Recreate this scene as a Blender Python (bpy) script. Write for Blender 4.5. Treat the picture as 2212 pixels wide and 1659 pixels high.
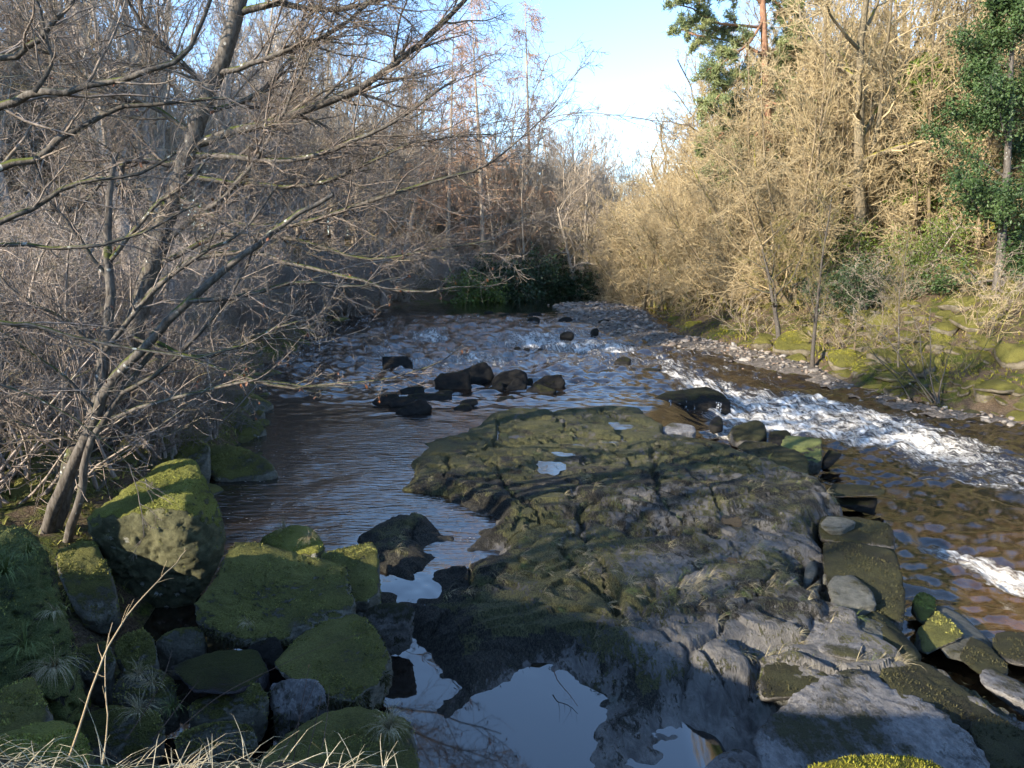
import bpy, bmesh, math
import numpy as np
from mathutils import Vector
for o in list(bpy.data.objects): bpy.data.objects.remove(o)
scene = bpy.context.scene
R = math.radians
# ------------------------------------------------------------------ camera, sky, sun, exposure
CAM = np.array([0.0, 0.0, 4.2]); PITCH = R(9.9)
cd = bpy.data.cameras.new('camera'); cam = bpy.data.objects.new('camera', cd)
scene.collection.objects.link(cam); scene.camera = cam
cam.location = CAM; cam.rotation_euler = (R(90)-PITCH, 0, 0)
cd.sensor_width = 36; cd.lens = 24.96; cd.clip_start = 0.05; cd.clip_end = 3000
SUN_EL = R(21); SUN_DIR = np.array([-0.80, -0.60])          # horizontal direction towards the sun: left and behind
w = bpy.data.worlds.new('World'); scene.world = w; w.use_nodes = True
wn = w.node_tree
sky = wn.nodes.new('ShaderNodeTexSky'); sky.sky_type = 'NISHITA'; sky.sun_disc = False
sky.sun_elevation = SUN_EL; sky.sun_rotation = math.atan2(SUN_DIR[0], SUN_DIR[1])
sky.air_density = 1.0; sky.dust_density = 0.0; sky.ozone_density = 2.6; sky.altitude = 600
bg = wn.nodes['Background']; bg.inputs['Strength'].default_value = 0.15
wn.links.new(sky.outputs[0], bg.inputs['Color'])
sl = bpy.data.lights.new('sun', 'SUN'); sl.energy = 4.2; sl.angle = R(0.55); sl.color = (1.0, 0.88, 0.70)
so = bpy.data.objects.new('sun', sl); scene.collection.objects.link(so)
sv = Vector((SUN_DIR[0]*math.cos(SUN_EL), SUN_DIR[1]*math.cos(SUN_EL), math.sin(SUN_EL)))
so.rotation_euler = sv.to_track_quat('Z', 'Y').to_euler(); so.location = (-20, -20, 30)
scene.view_settings.view_transform = 'Standard'; scene.view_settings.look = 'None'
scene.view_settings.gamma = 1; scene.view_settings.use_curve_mapping = False
scene.view_settings.exposure = 1.72
scene.cycles.use_denoising = True
scene.cycles.max_bounces = 6; scene.cycles.diffuse_bounces = 5; scene.cycles.glossy_bounces = 2
scene.cycles.use_adaptive_sampling = True; scene.cycles.adaptive_threshold = 0.03
scene.cycles.transparent_max_bounces = 4
# ------------------------------------------------------------------ helpers
C = scene.collection
FX, CX, CY = 1533.7, 1106.0, 829.5
_cp, _sp = math.cos(PITCH), math.sin(PITCH)
def ray(u, v):
    a, b = (np.asarray(u, float)-CX)/FX, (CY-np.asarray(v, float))/FX
    return np.stack([a, _cp+b*_sp, -_sp+b*_cp], -1)
def G(u, v, z=0.0):                       # where the sight line meets the level z
    d = ray(u, v); t = (np.asarray(z, float)-CAM[2])/d[..., 2]
    return CAM + d*t[..., None] if np.ndim(t) else CAM + d*t
def D(u, v, Y):                           # the point at distance Y along it
    d = ray(u, v); t = np.asarray(Y, float)/d[..., 1]
    return CAM + d*t[..., None] if np.ndim(t) else CAM + d*t
def tag(o, label=None, cat=None, group=None, kind=None):
    if label: o['label'] = label
    if cat: o['category'] = cat
    if group: o['group'] = group
    if kind: o['kind'] = kind
    return o
def empty(name, loc=(0, 0, 0), rz=0.0, s=1.0):
    o = bpy.data.objects.new(name, None); C.objects.link(o); o.location = loc
    o.rotation_euler = (0, 0, rz); o.scale = (s, s, s) if np.isscalar(s) else s
    o.empty_display_size = 0.2
    return o
def obj(name, me, parent=None, loc=None):
    o = bpy.data.objects.new(name, me); C.objects.link(o)
    if parent is not None: o.parent = parent
    if loc is not None: o.location = loc
    return o
def mesh(name, V, F, mat, smooth=True, attrs=None):
    """V (n,3); F a list of index arrays, each (m,3) or (m,4)"""
    V = np.asarray(V, np.float32); F = F if isinstance(F, list) else [F]
    F = [np.asarray(f, np.int32) for f in F if len(f)]
    me = bpy.data.meshes.new(name); me.vertices.add(len(V)); me.vertices.foreach_set('co', V.ravel())
    nl = sum(f.size for f in F); me.loops.add(nl)
    me.loops.foreach_set('vertex_index', np.concatenate([f.ravel() for f in F]))
    ls = np.concatenate([np.full(len(f), f.shape[1], np.int32) for f in F])
    st = np.concatenate([[0], np.cumsum(ls)[:-1]]).astype(np.int32)
    me.polygons.add(len(ls)); me.polygons.foreach_set('loop_start', st)
    me.polygons.foreach_set('use_smooth', np.full(len(ls), smooth))
    for k, a in (attrs or {}).items():
        a = np.asarray(a, np.float32)
        if a.ndim == 1: at = me.attributes.new(k, 'FLOAT', 'POINT'); at.data.foreach_set('value', a)
        else: at = me.attributes.new(k, 'FLOAT_VECTOR', 'POINT'); at.data.foreach_set('vector', a.ravel())
    me.update(calc_edges=True); me.materials.append(mat)
    return me
# noise
def _h(i, j, k, s):
    n = (i*73856093) ^ (j*19349663) ^ (k*83492791) ^ (s*2654435761)
    n = (n ^ (n >> 13)) & 0x7fffffff
    n = (n*1274126177) & 0x7fffffff
    return n ^ (n >> 16)
_gr = np.random.default_rng(1).normal(size=(256, 3)); _gr /= np.linalg.norm(_gr, axis=1)[:, None]
def pn(P, s=0):
    P = np.asarray(P, float); i = np.floor(P).astype(np.int64); f = P-i
    u = f*f*f*(f*(f*6-15)+10); out = 0
    for a in (0, 1):
        for b in (0, 1):
            for c in (0, 1):
                g = _gr[_h(i[..., 0]+a, i[..., 1]+b, i[..., 2]+c, s) & 255]
                d = (g*(f-np.array([a, b, c]))).sum(-1)
                out = out + d*(u[..., 0] if a else 1-u[..., 0])*(u[..., 1] if b else 1-u[..., 1])*(u[..., 2] if c else 1-u[..., 2])
    return out*1.6
def fbm(P, o=4, s=0, g=0.5, ridge=False):
    a, t = 1.0, 0.0; P = np.asarray(P, float)
    for k in range(o):
        n = pn(P*2.03**k, s+k*17)
        t = t + a*((1-2*np.abs(n)) if ridge else n); a *= g
    return t
def f2(x, y, sc, o=4, s=0, **k): return fbm(np.stack([x*sc, y*sc, np.zeros_like(x)+s*3.7], -1), o, s, **k)
def ss(a, b, x):
    t = np.clip((x-a)/(b-a), 0, 1); return t*t*(3-2*t)
def seg_dist(x, y, P):                     # distance to an open polyline, arc length, side
    best = np.full(x.shape, 1e9); arc = np.zeros(x.shape); acc = 0
    for (ax, ay), (bx, by) in zip(P[:-1], P[1:]):
        ex, ey = bx-ax, by-ay; L = math.hypot(ex, ey)
        t = np.clip(((x-ax)*ex+(y-ay)*ey)/(L*L), 0, 1)
        d = np.hypot(x-ax-t*ex, y-ay-t*ey); m = d < best
        best = np.where(m, d, best); arc = np.where(m, acc+t*L, arc); acc += L
    return best, arc
def sdf(x, y, P):                          # signed distance to a polygon, negative inside
    P = [tuple(p[:2]) for p in P]
    d, _ = seg_dist(x, y, P+P[:1]); ins = np.zeros(x.shape, bool)
    for (ax, ay), (bx, by) in zip(P, P[1:]+P[:1]):
        if ay == by: continue
        ins ^= ((ay > y) != (by > y)) & (x < (bx-ax)*(y-ay)/(by-ay)+ax)
    return np.where(ins, -d, d)
def catmull(P, n):
    P = np.asarray(P, float); P = np.vstack([2*P[0]-P[1], P, 2*P[-1]-P[-2]])
    m = len(P)-3; t = np.linspace(0, m-1e-6, n); i = t.astype(int); f = (t-i)[:, None]
    a, b, c, d = P[i], P[i+1], P[i+2], P[i+3]
    return 0.5*(2*b+(c-a)*f+(2*a-5*b+4*c-d)*f*f+(3*b-a-3*c+d)*f**3)
# ------------------------------------------------------------------ materials
class NT:
    def __init__(s, name):
        s.m = bpy.data.materials.new(name); s.m.use_nodes = True; s.t = s.m.node_tree
        s.b = s.t.nodes['Principled BSDF']; s.out = s.t.nodes['Material Output']
    def n(s, typ, ins=None, out=0, **props):
        nd = s.t.nodes.new('ShaderNode'+typ)
        for k, v in props.items(): setattr(nd, k, v)
        for k, v in (ins or {}).items(): s.put(nd, k, v)
        return nd.outputs[out]
    def put(s, nd, k, v):
        if isinstance(v, bpy.types.NodeSocket): s.t.links.new(v, nd.inputs[k])
        else:
            sk = nd.inputs[k]
            if hasattr(v, '__len__') and len(v) == 3 and sk.type == 'RGBA': v = (*v, 1)
            sk.default_value = v
    def noise(s, vec, scale, det=4, rough=0.55, dist=0.0):
        return s.n('TexNoise', {'Vector': vec, 'Scale': scale, 'Detail': det, 'Roughness': rough, 'Distortion': dist})
    def mix(s, f, a, b):
        nd = s.t.nodes.new('ShaderNodeMix'); nd.data_type = 'RGBA'
        s.put(nd, 0, f); s.put(nd, 6, a); s.put(nd, 7, b); return nd.outputs[2]
    def math(s, op, a, b=0.0, c=0.0, clamp=False):
        nd = s.t.nodes.new('ShaderNodeMath'); nd.operation = op; nd.use_clamp = clamp
        s.put(nd, 0, a); s.put(nd, 1, b); s.put(nd, 2, c); return nd.outputs[0]
    def ramp(s, x, a, b):                  # smooth 0..1 between a and b
        nd = s.t.nodes.new('ShaderNodeMapRange'); nd.interpolation_type = 'SMOOTHSTEP'
        s.put(nd, 0, x); s.put(nd, 1, a); s.put(nd, 2, b); return nd.outputs[0]
    def map(s, vec, sc=(1, 1, 1), rot=(0, 0, 0), loc=(0, 0, 0)):
        return s.n('Mapping', {'Vector': vec, 'Scale': sc, 'Rotation': rot, 'Location': loc})
    def coord(s, k='Object'):
        nd = s.t.nodes.new('ShaderNodeTexCoord'); return nd.outputs[k]
    def attr(s, k, out='Fac'):
        nd = s.t.nodes.new('ShaderNodeAttribute'); nd.attribute_name = k; return nd.outputs[out]
    def rnd(s): return s.t.nodes.new('ShaderNodeObjectInfo').outputs['Random']
    def up(s, n=None):
        g = n if n is not None else s.t.nodes.new('ShaderNodeNewGeometry').outputs['Normal']
        return s.n('SeparateXYZ', {0: g}, out=2)
    def bump(s, h, st, dist, nrm=None):
        i = {'Height': h, 'Strength': st, 'Distance': dist}
        if nrm is not None: i['Normal'] = nrm
        return s.n('Bump', i)
    def done(s, **k):
        for kk, v in k.items(): s.put(s.b, kk.replace('_', ' '), v)
        return s.m
def rockmat(name, ra, rb, ma, mb, bias, sc=1.0, lichen=0.0, lcol=(0.5, 0.5, 0.46), streak=(1, 1, 1), moss_up=0.75, rough=0.9, hair=1.0, mrough=6):
    """stone (ra..rb) under moss (ma..mb); a higher bias leaves less moss"""
    t = NT(name); co = t.coord(); r = t.rnd()
    co = t.n('VectorMath', {0: co, 1: t.n('CombineXYZ', {0: t.math('MULTIPLY', r, 17.0), 1: t.math('MULTIPLY', r, 31.0)})}, operation='ADD')
    st = t.map(co, streak)
    big = t.noise(co, 1.3*sc, 3); mid = t.noise(st, mrough*sc, 6, 0.65); fine = t.noise(st, 34*sc, 5, 0.7)
    grain = t.noise(co, 90*sc, 3, 0.7)
    stone = t.mix(t.ramp(mid, 0.3, 0.7), ra, rb)
    stone = t.mix(t.math('MULTIPLY', t.ramp(fine, 0.45, 0.75), 0.5), stone, tuple(x*0.45 for x in ra))
    if lichen > 0:
        vo = t.n('TexVoronoi', {'Vector': co, 'Scale': 5.5*sc}); lm = t.math('MULTIPLY', t.ramp(t.math('ADD', vo, t.math('MULTIPLY', fine, 0.5)), 0.5, 0.42), t.ramp(big, 0.5, 0.62))
        stone = t.mix(t.math('MULTIPLY', lm, lichen), stone, lcol)
    mcol = t.mix(t.ramp(t.math('ADD', t.math('MULTIPLY', fine, 0.55), t.math('MULTIPLY', big, 0.5)), 0.38, 0.66), ma, mb)
    mcol = t.mix(t.math('MULTIPLY', t.ramp(t.math('ADD', t.math('MULTIPLY', grain, 0.5), t.math('MULTIPLY', fine, 0.5)), 0.47, 0.60), 0.65), mcol, tuple(x*0.35 for x in ma))
    k = t.math('ADD', t.math('MULTIPLY', t.up(), moss_up), t.math('ADD', t.math('MULTIPLY', big, 0.9), t.math('MULTIPLY', mid, 0.7)))
    k = t.math('ADD', k, t.math('MULTIPLY', fine, 0.25))
    mm = t.ramp(k, bias-0.06, bias+0.12)
    col = t.mix(mm, stone, mcol)
    hgt = t.math('ADD', t.math('MULTIPLY', mid, 0.5), t.math('MULTIPLY', t.math('ADD', fine, t.math('MULTIPLY', grain, 0.6)), t.math('ADD', t.math('MULTIPLY', mm, 0.9*hair), 0.25)))
    return t.done(Base_Color=col, Roughness=rough, Normal=t.bump(hgt, 1.0, 0.085/sc), Specular_IOR_Level=0.25)
def barkmat(name, a, b, moss=(0.10, 0.11, 0.02), mk=0.0, lich=0.0, lit=None, sc=1.0):
    t = NT(name); co = t.coord(); r = t.rnd()
    n1 = t.noise(co, 2.2*sc, 4); n2 = t.noise(t.map(co, (1, 1, 0.25)), 22*sc, 4, 0.65)
    col = t.mix(t.ramp(n2, 0.3, 0.7), a, b)
    col = t.mix(t.math('MULTIPLY', r, 0.5), col, tuple(0.62*x for x in a))
    if mk > 0:
        m = t.ramp(t.math('ADD', t.math('MULTIPLY', t.up(), 0.35), n1), 0.85-mk, 1.0-mk); col = t.mix(m, col, moss)
    if lich > 0:
        vo = t.n('TexVoronoi', {'Vector': co, 'Scale': 7.0*sc})
        m = t.math('MULTIPLY', t.ramp(t.math('ADD', vo, t.math('MULTIPLY', n2, 0.35)), 0.36, 0.30), t.ramp(n1, 0.48, 0.58))
        col = t.mix(t.math('MULTIPLY', m, lich), col, (0.55, 0.57, 0.55))
    return t.done(Base_Color=col, Roughness=0.85, Specular_IOR_Level=0.2, Normal=t.bump(n2, 0.6, 0.02))
def leafmat(name, a, b, rough=0.45, sc=2.0, spec=0.4, trans=0.15):
    t = NT(name); co = t.coord(); n = t.noise(co, sc, 4); n2 = t.noise(co, sc*14, 2)
    col = t.mix(t.ramp(t.math('ADD', t.math('MULTIPLY', n, 0.6), t.math('MULTIPLY', n2, 0.4)), 0.35, 0.65), a, b)
    return t.done(Base_Color=col, Roughness=rough, Specular_IOR_Level=spec)
# ------------------------------------------------------------------ the lie of the land
LB = [(-3.0, 3.2), (-4.2, 8), (-5.7, 13), (-6.6, 18), (-9.6, 27), (-11.4, 43), (-8.4, 57), (2, 73), (16, 79), (45, 82)]
RB = [(60, 74), (24, 71), (14, 66), (9.6, 57), (8.6, 46), (9.6, 38), (11.1, 31), (12.6, 25.6), (15.1, 20.8), (20, 12), (27, 0), (32, -25)]
NB = [(9, -25), (7, -10), (4.5, 0), (2.6, 2.6)]
RIVER = LB+RB+NB
LBs = catmull(LB, 60); RBs = catmull(RB, 80)[:, :2]
def water_level(x, y):
    up = 0.5*ss(36, 48, y)
    bx = np.interp(y, [4, 10, 16, 20, 23, 31, 60], [2.0, 2.4, 3.2, 4.6, 5.9, 7.0, 9.0])
    drop = ss(30.5, 22.0, y)*ss(-0.6, 1.0, x-bx)
    return up-0.5*drop
def ground_z(x, y):
    d = sdf(x, y, RIVER)
    dl, al = seg_dist(x, y, LB); dr, _ = seg_dist(x, y, RB); dn, _ = seg_dist(x, y, NB+[LB[0]])
    n = f2(x, y, 0.18, 4, 5); n2 = f2(x, y, 0.9, 3, 9)
    ridge = 8.0+0*y
    hl = 0.15+0.7*(1-np.exp(-d/1.2))+(0.30-0.20*ss(8, 2, y))*np.maximum(0, d-2.5)+0.9*n*ss(1, 8, d)
    hl = np.where(hl > ridge*0.6, ridge*0.6+(ridge*0.4)*(1-np.exp(-(hl-ridge*0.6)/(ridge*0.4))), hl)
    hr = 0.15+0.9*(1-np.exp(-d/2.5))+0.42*np.maximum(0, d-2)+0.8*n*ss(1, 8, d)
    hr = np.minimum(hr, 9+n)
    left = ss(-2.0, 2.0, dr-np.minimum(dl, dn))
    h = hl*left+hr*(1-left)
    back = 3*ss(-3, -30, y)*ss(20, -8, x)
    h = np.maximum(h, (2.4*ss(9, 4, y)*ss(0, 1, d)+back)*left)
    h = h+0.12*n2*ss(0.2, 2, d)
    h = np.where(d < 0, np.maximum(-1.6, d*0.5)-0.25, h-0.25*ss(0.8, 0, d))
    near = ss(7.5, 4.5, np.abs(x+1))*ss(8, 5, y)                 # the lip the photographer stands on, then a steep drop to the boulders
    lip = 2.62+0.05*n2-2.75*ss(1.98-0.5*ss(-0.6, 0.3, x), 4.3, y-0.06*np.minimum(0, x+1)**2+0.2*n)
    lip = np.where(x < -2.2, lip+0.45*ss(-2.2, -4.5, x)*ss(8, 4, y), lip)
    return h*(1-near)+lip*near
def gz(x, y): return float(ground_z(np.array([x], float), np.array([y], float))[0])
t = NT('forest_floor'); co = t.coord('Object')
a = t.noise(co, 0.5, 4); b = t.noise(co, 3.5, 6, 0.7); c = t.noise(co, 28, 4, 0.7)
litter = t.mix(t.ramp(c, 0.3, 0.7), (0.06, 0.042, 0.028), (0.19, 0.14, 0.095))
green = t.mix(t.ramp(c, 0.35, 0.7), (0.03, 0.042, 0.008), (0.13, 0.15, 0.03))
mk = t.ramp(t.math('ADD', t.math('MULTIPLY', a, 0.6), t.math('MULTIPLY', b, 0.6)), 0.56, 0.72)
M_floor = t.done(Base_Color=t.mix(mk, litter, green), Roughness=0.95, Specular_IOR_Level=0.15,
                 Normal=t.bump(t.math('ADD', b, t.math('MULTIPLY', c, 0.5)), 1.0, 0.12))
def axis(lo, hi, c, n, k):
    t = np.linspace(-1, 1, n); s = np.sinh(k*t)/math.sinh(k)
    return np.where(s < 0, c+(c-lo)*s, c+(hi-c)*s)
gx = axis(-140, 150, 0, 250, 3.2); gy = axis(-110, 260, 10, 270, 3.2)
X, Y = np.meshgrid(gx, gy); Z = ground_z(X, Y)
def grid_faces(nr, nc):
    i = np.arange(nr*nc).reshape(nr, nc)
    return np.stack([i[:-1, :-1], i[:-1, 1:], i[1:, 1:], i[1:, :-1]], -1).reshape(-1, 4)
tag(obj('ground', mesh('ground', np.stack([X, Y, Z], -1).reshape(-1, 3), grid_faces(*X.shape), M_floor)),
    'wooded river banks of moss and brown leaf litter', 'ground', kind='structure')
# ------------------------------------------------------------------ river
t = NT('peaty_water'); fl = t.attr('flow', 'Vector'); foam = t.attr('foam'); calm = t.attr('calm'); shal = t.attr('shal'); co = t.coord()
f1 = t.noise(t.map(fl, (0.55, 1.5, 1)), 1.6, 7, 0.68, 1.2); f3 = t.noise(t.map(fl, (1.0, 2.0, 1)), 7.0, 5, 0.7, 0.6)
fm = t.math('ADD', t.math('MULTIPLY', f1, 0.7), t.math('MULTIPLY', f3, 0.42))
th = t.math('SUBTRACT', 0.84, t.math('MULTIPLY', foam, 0.50))
fmask = t.ramp(fm, t.math('SUBTRACT', th, 0.05), t.math('ADD', th, 0.15))
fleck = t.n('TexVoronoi', {'Vector': t.map(co, (1.0, 2.4, 1)), 'Scale': 6.5})
fk = t.math('MULTIPLY', t.ramp(fleck, 0.17, 0.10), t.math('MULTIPLY', t.attr('fleck'), t.ramp(t.noise(co, 1.3, 3), 0.42, 0.6)))
fmask = t.math('MAXIMUM', fmask, fk)
w1 = t.noise(t.map(co, (0.55, 1.0, 1)), 2.4, 5, 0.6, 0.4); w2 = t.noise(t.map(co, (0.5, 1.2, 1)), 11, 4, 0.6); w3 = t.noise(fl, 1.5, 6, 0.65, 0.8)
hgt = t.math('ADD', t.math('ADD', t.math('MULTIPLY', w1, 0.5), t.math('MULTIPLY', w2, 0.14)), t.math('MULTIPLY', w3, t.math('ADD', 0.25, foam)))
hgt = t.math('ADD', t.math('MULTIPLY', hgt, t.math('MULTIPLY', 0.07, t.math('SUBTRACT', 1.0, calm))), t.math('ADD', t.math('MULTIPLY', fmask, 0.12), t.math('MULTIPLY', t.noise(t.map(co, (0.35, 1.3, 1)), 7.0, 3, 0.5), t.math('MULTIPLY', t.attr('rip'), 0.035))))
bed = t.noise(co, 3.0, 5, 0.65)
wcol = t.mix(shal, t.mix(bed, (0.006, 0.005, 0.005), (0.020, 0.013, 0.008)), t.mix(t.ramp(bed, 0.35, 0.7), (0.045, 0.022, 0.008), (0.17, 0.085, 0.03)))
fcol = t.mix(t.ramp(f3, 0.3, 0.65), (0.46, 0.42, 0.35), (0.78, 0.77, 0.74))
M_water = t.done(Base_Color=t.mix(fmask, wcol, fcol), Roughness=t.math('ADD', t.math('ADD', 0.03, t.math('MULTIPLY', t.math('SUBTRACT', 1.0, calm), 0.0)), t.math('MULTIPLY', fmask, 0.5)), IOR=t.math('ADD', 1.9, t.math('MULTIPLY', t.ramp(calm, 0.99, 0.997), 0.25)),
                 Normal=t.bump(hgt, 1.0, 0.55))
uu = np.concatenate([np.linspace(-500, 380, 40), np.linspace(385, 2300, 350), np.linspace(2310, 2750, 30)])
vv = np.concatenate([np.linspace(622, 760, 160), np.linspace(761, 1000, 200), np.linspace(1003, 1800, 180)])
U, Vv = np.meshgrid(uu, vv); P = G(U, Vv, 0.0); P[..., 1] = np.minimum(P[..., 1], 130)
X, Y = P[..., 0], P[..., 1]
def flowc(x, y):
    d, a = seg_dist(x, y, [tuple(p) for p in RBs]); return np.stack([a, d, np.zeros_like(a)], -1)
FL = flowc(X, Y)
FOAM = [  # u, v, along, across, strength
 (1385, 790, 2.5, 1.0, .35), (1450, 788, 2.2, 1.0, .55), (1500, 812, 2.0, 1.1, .6), (1560, 826, 2.0, 1.2, .75), (1620, 850, 2.0, 1.4, .95), (1690, 868, 2.0, 1.5, 1.05),
 (1760, 888, 2.0, 1.4, 1.05), (1840, 905, 2.2, 1.4, .95), (1700, 905, 2.0, .9, .8), (1800, 930, 2.2, .8, .75), (1920, 935, 2.2, 1.2, .78), (2000, 965, 2.4, 1.1, .68), (2100, 1000, 2.6, 1.0, .58), (2190, 1040, 2.6, 1.0, .52), (2060, 955, 2.4, .6, .5), (2150, 985, 2.6, .5, .48), (1590, 905, .6, .5, .8),
 (2130, 1213, 1.0, .25, .85), (2190, 1240, 1.2, .3, .9), (2240, 1260, 1.0, .3, .8),
 (1110, 728, 2.5, 1.6, .6), (1160, 722, 2.2, 1.4, .9), (1210, 733, 2.2, 1.6, 1.0), (1270, 735, 2.2, 1.4, 1.0), (1320, 738, 1.8, 1.1, .85), (1250, 715, 2.5, 1.5, .6), (930, 717, 3, 1.3, .62), (840, 735, 3, 1.6, .42), (1000, 735, 3, 2.5, .4),
 (990, 760, 2.4, 1.6, .5), (1040, 775, 2.0, 1.6, .6), (960, 785, 2.0, 1.6, .45), (1080, 790, 1.4, 1.2, .5), (660, 745, 3, 1.6, .42), (720, 800, 3, 2.4, .34), (1230, 775, 3, 2.5, .3), (800, 700, 5, 3, .35), (1330, 760, 2.5, 1.5, .38), (1000, 810, 2.4, 2, .3)]
foam = 0.06+0.07*f2(X, Y, 0.35, 3, 3)+0.37*ss(20, 30, Y)*ss(56, 46, Y)+0.16*ss(0.5, 1.8, X-np.interp(Y, [4, 10, 16, 20, 23, 31, 60], [2.0, 2.4, 3.2, 4.6, 5.9, 7.0, 9.0]))*ss(25, 22, Y)*ss(7, 13, Y)
for (u, v, sa, sc, k) in FOAM:
    p = G(u, v, -0.45 if (u > 1600 and v > 880) else (0.0 if v > 745 else 0.3)); q = flowc(p[0:1], p[1:2])[0]
    foam = np.maximum(foam, 1.1*k*np.exp(-((FL[..., 0]-q[0])/(1.35*sa))**2-((FL[..., 1]-q[1])/(1.5*sc))**2))
Z = water_level(X, Y)
rch_ = ss(0.5, 1.8, X-np.interp(Y, [4, 10, 16, 20, 23, 31, 60], [2.0, 2.4, 3.2, 4.6, 5.9, 7.0, 9.0]))*ss(26, 20, Y)
wv = fbm(np.stack([FL[..., 0]*0.7, FL[..., 1]*1.0, FL[..., 0]*0], -1), 4, 2, 0.55)
wv2 = f2(X*0.6+Y*0.1, Y*1.15, 0.8, 2, 8)
upr = ss(17, 26, Y)*ss(60, 48, Y); wv3 = f2(X*0.7, Y*1.1, 1.7, 2, 18); wv4 = f2(X*0.7, Y*1.0, 4.0, 2, 19)
foam = np.minimum(foam, 0.70)
Z = Z+wv*(0.02+0.46*np.clip(foam-0.2, 0, 1))*ss(6, 9, Y)+wv2*0.065*upr+wv3*0.11*upr*ss(56, 40, Y)+wv4*0.05*(upr*ss(42, 30, Y)+1.3*rch_)+0.035*rch_*wv2+0.035*rch_*wv3
Pz = np.stack([X, Y, Z], -1)
calm = np.clip(1.0-0.55*ss(14, 24, Y)-0.5*ss(0.2, 0.6, foam), 0, 1)
bxr = np.interp(Y, [4, 10, 16, 20, 23, 31, 60], [2.0, 2.4, 3.2, 4.6, 5.9, 7.0, 9.0])
rch = ss(0.5, 1.8, X-bxr)*ss(24, 20, Y)
calm = np.where(rch > 0, calm*(1-rch)+0.25*rch, calm)
pool = ss(10.2, 8.6, Y)*(1-rch); calm = np.maximum(calm, pool*0.998); calm = np.maximum(calm, 0.985*ss(17, 13.5, Y)*(1-rch))
shal = np.clip(rch*ss(14, 8.5, Y)*0.6, 0, 1)
fleckA = ss(18, 15, Y)*ss(9.5, 10.5, Y)*(1-rch)*ss(0.5, -1, X)
tag(obj('river', mesh('river', Pz.reshape(-1, 3), grid_faces(*X.shape), M_water, attrs=dict(foam=foam.ravel(), calm=calm.ravel(), shal=shal.ravel(), fleck=fleckA.ravel(), rip=((1-pool)*ss(24, 16, Y)*(1-rch)).ravel(), flow=FL.reshape(-1, 3)))),
    'peat brown river breaking white over rapids and still beside the shelf', 'river', kind='structure')
# ------------------------------------------------------------------ the flat rock shelf
SZ = 0.22
def poly(pts, z=0.1): return [tuple(G(u, v, z)[:2]) for u, v in pts]
SHELF = poly([(1050, 902), (1110, 888), (1200, 884), (1300, 872), (1395, 872), (1410, 900), (1440, 932), (1520, 948), (1590, 962), (1660, 990), (1735, 1030),
              (1775, 1052), (1780, 1110), (1762, 1190), (1742, 1230), (1760, 1290), (1800, 1330), (1860, 1400), (1960, 1440), (2100, 1500), (2300, 1640), (2400, 1800), (1000, 1900), (905, 1700), (870, 1560), (838, 1470), (835, 1380), (770, 1345), (772, 1262), (850, 1245),
              (812, 1205), (806, 1150), (842, 1118), (900, 1112), (968, 1117), (1003, 1092), (980, 1062), (880, 1052), (905, 1005), (902, 985), (925, 962), (918, 945), (1000, 930)])
POOLS = [poly(p) for p in (
 [(845, 1352), (890, 1342), (925, 1400), (938, 1440), (915, 1490), (925, 1530), (1010, 1512), (1030, 1490), (1100, 1470), (1150, 1447), (1200, 1440), (1280, 1475), (1265, 1530), (1255, 1600), (1255, 1700), (1250, 1900), (880, 1900), (905, 1620), (900, 1560), (850, 1500)],
 [(1425, 1600), (1470, 1555), (1545, 1550), (1620, 1575), (1675, 1572), (1680, 1610), (1720, 1655), (1700, 1800), (1420, 1900), (1400, 1680)],
 [(1640, 1545), (1662, 1538), (1660, 1552), (1642, 1560)],
 [(935, 1190), (970, 1182), (1040, 1187), (1045, 1196), (1010, 1200), (950, 1206)],
 [(885, 1248), (915, 1228), (928, 1250), (925, 1272), (890, 1278), (862, 1268), (822, 1258), (830, 1248)],
 [(968, 1122), (1010, 1092), (1030, 1100), (1000, 1140), (975, 1150), (960, 1180), (946, 1185)])]
PUDDLES = [(1238, 937, .30, .10), (1192, 996, .36, .16), (1215, 968, .3, .08), (1330, 893, .30, .10), (1120, 922, .25, .08), (1585, 1110, .20, .11), (1590, 1196, .13, .07), (970, 1092, .2, .1), (1550, 1140, .1, .07)]
uu = np.arange(690, 2420, 5.0); vv = np.concatenate([np.arange(822, 1000, 2.2), np.arange(1000, 1300, 2.0), np.arange(1300, 1860, 4.0)])
U, V2 = np.meshgrid(uu, vv); P = G(U, V2, SZ); X, Y = P[..., 0], P[..., 1]
wx = X+0.22*f2(X, Y, 0.7, 3, 21); wy = Y+0.22*f2(X, Y, 0.7, 3, 22)
sd = sdf(wx+0.09*f2(X, Y, 2.6, 3, 25), wy, SHELF)
lay = f2(wx*0.8, wy*1.1, 0.42, 3, 31)*4.5+0.35*(Y-9)*0.35
terr = np.floor(lay)+ss(0.92, 0.995, lay-np.floor(lay))
H = 0.30+0.07*(terr-lay*0.6)+0.05*f2(X, Y, 0.35, 3, 33)+0.012*f2(X, Y, 1.7, 4, 35)+0.012*f2(X*1.0, Y*2.0, 6.0, 3, 36)
H = H-0.20*ss(11, 16.5, Y)-0.10*ss(0, -2.0, X)*ss(14, 9, Y)
rg = np.random.default_rng(4); cp = np.stack([rg.uniform(-4, 8, 110), rg.uniform(3.5, 23, 110)], -1); ch = rg.normal(size=110)*0.038; ct = rg.normal(size=(110, 2))*0.014
f1_ = np.full(X.shape, 9e9); f2_ = np.full(X.shape, 9e9); cid_ = np.zeros(X.shape, int); qx, qy = wx*1.0+wy*.25, wy*.75-wx*.15
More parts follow.
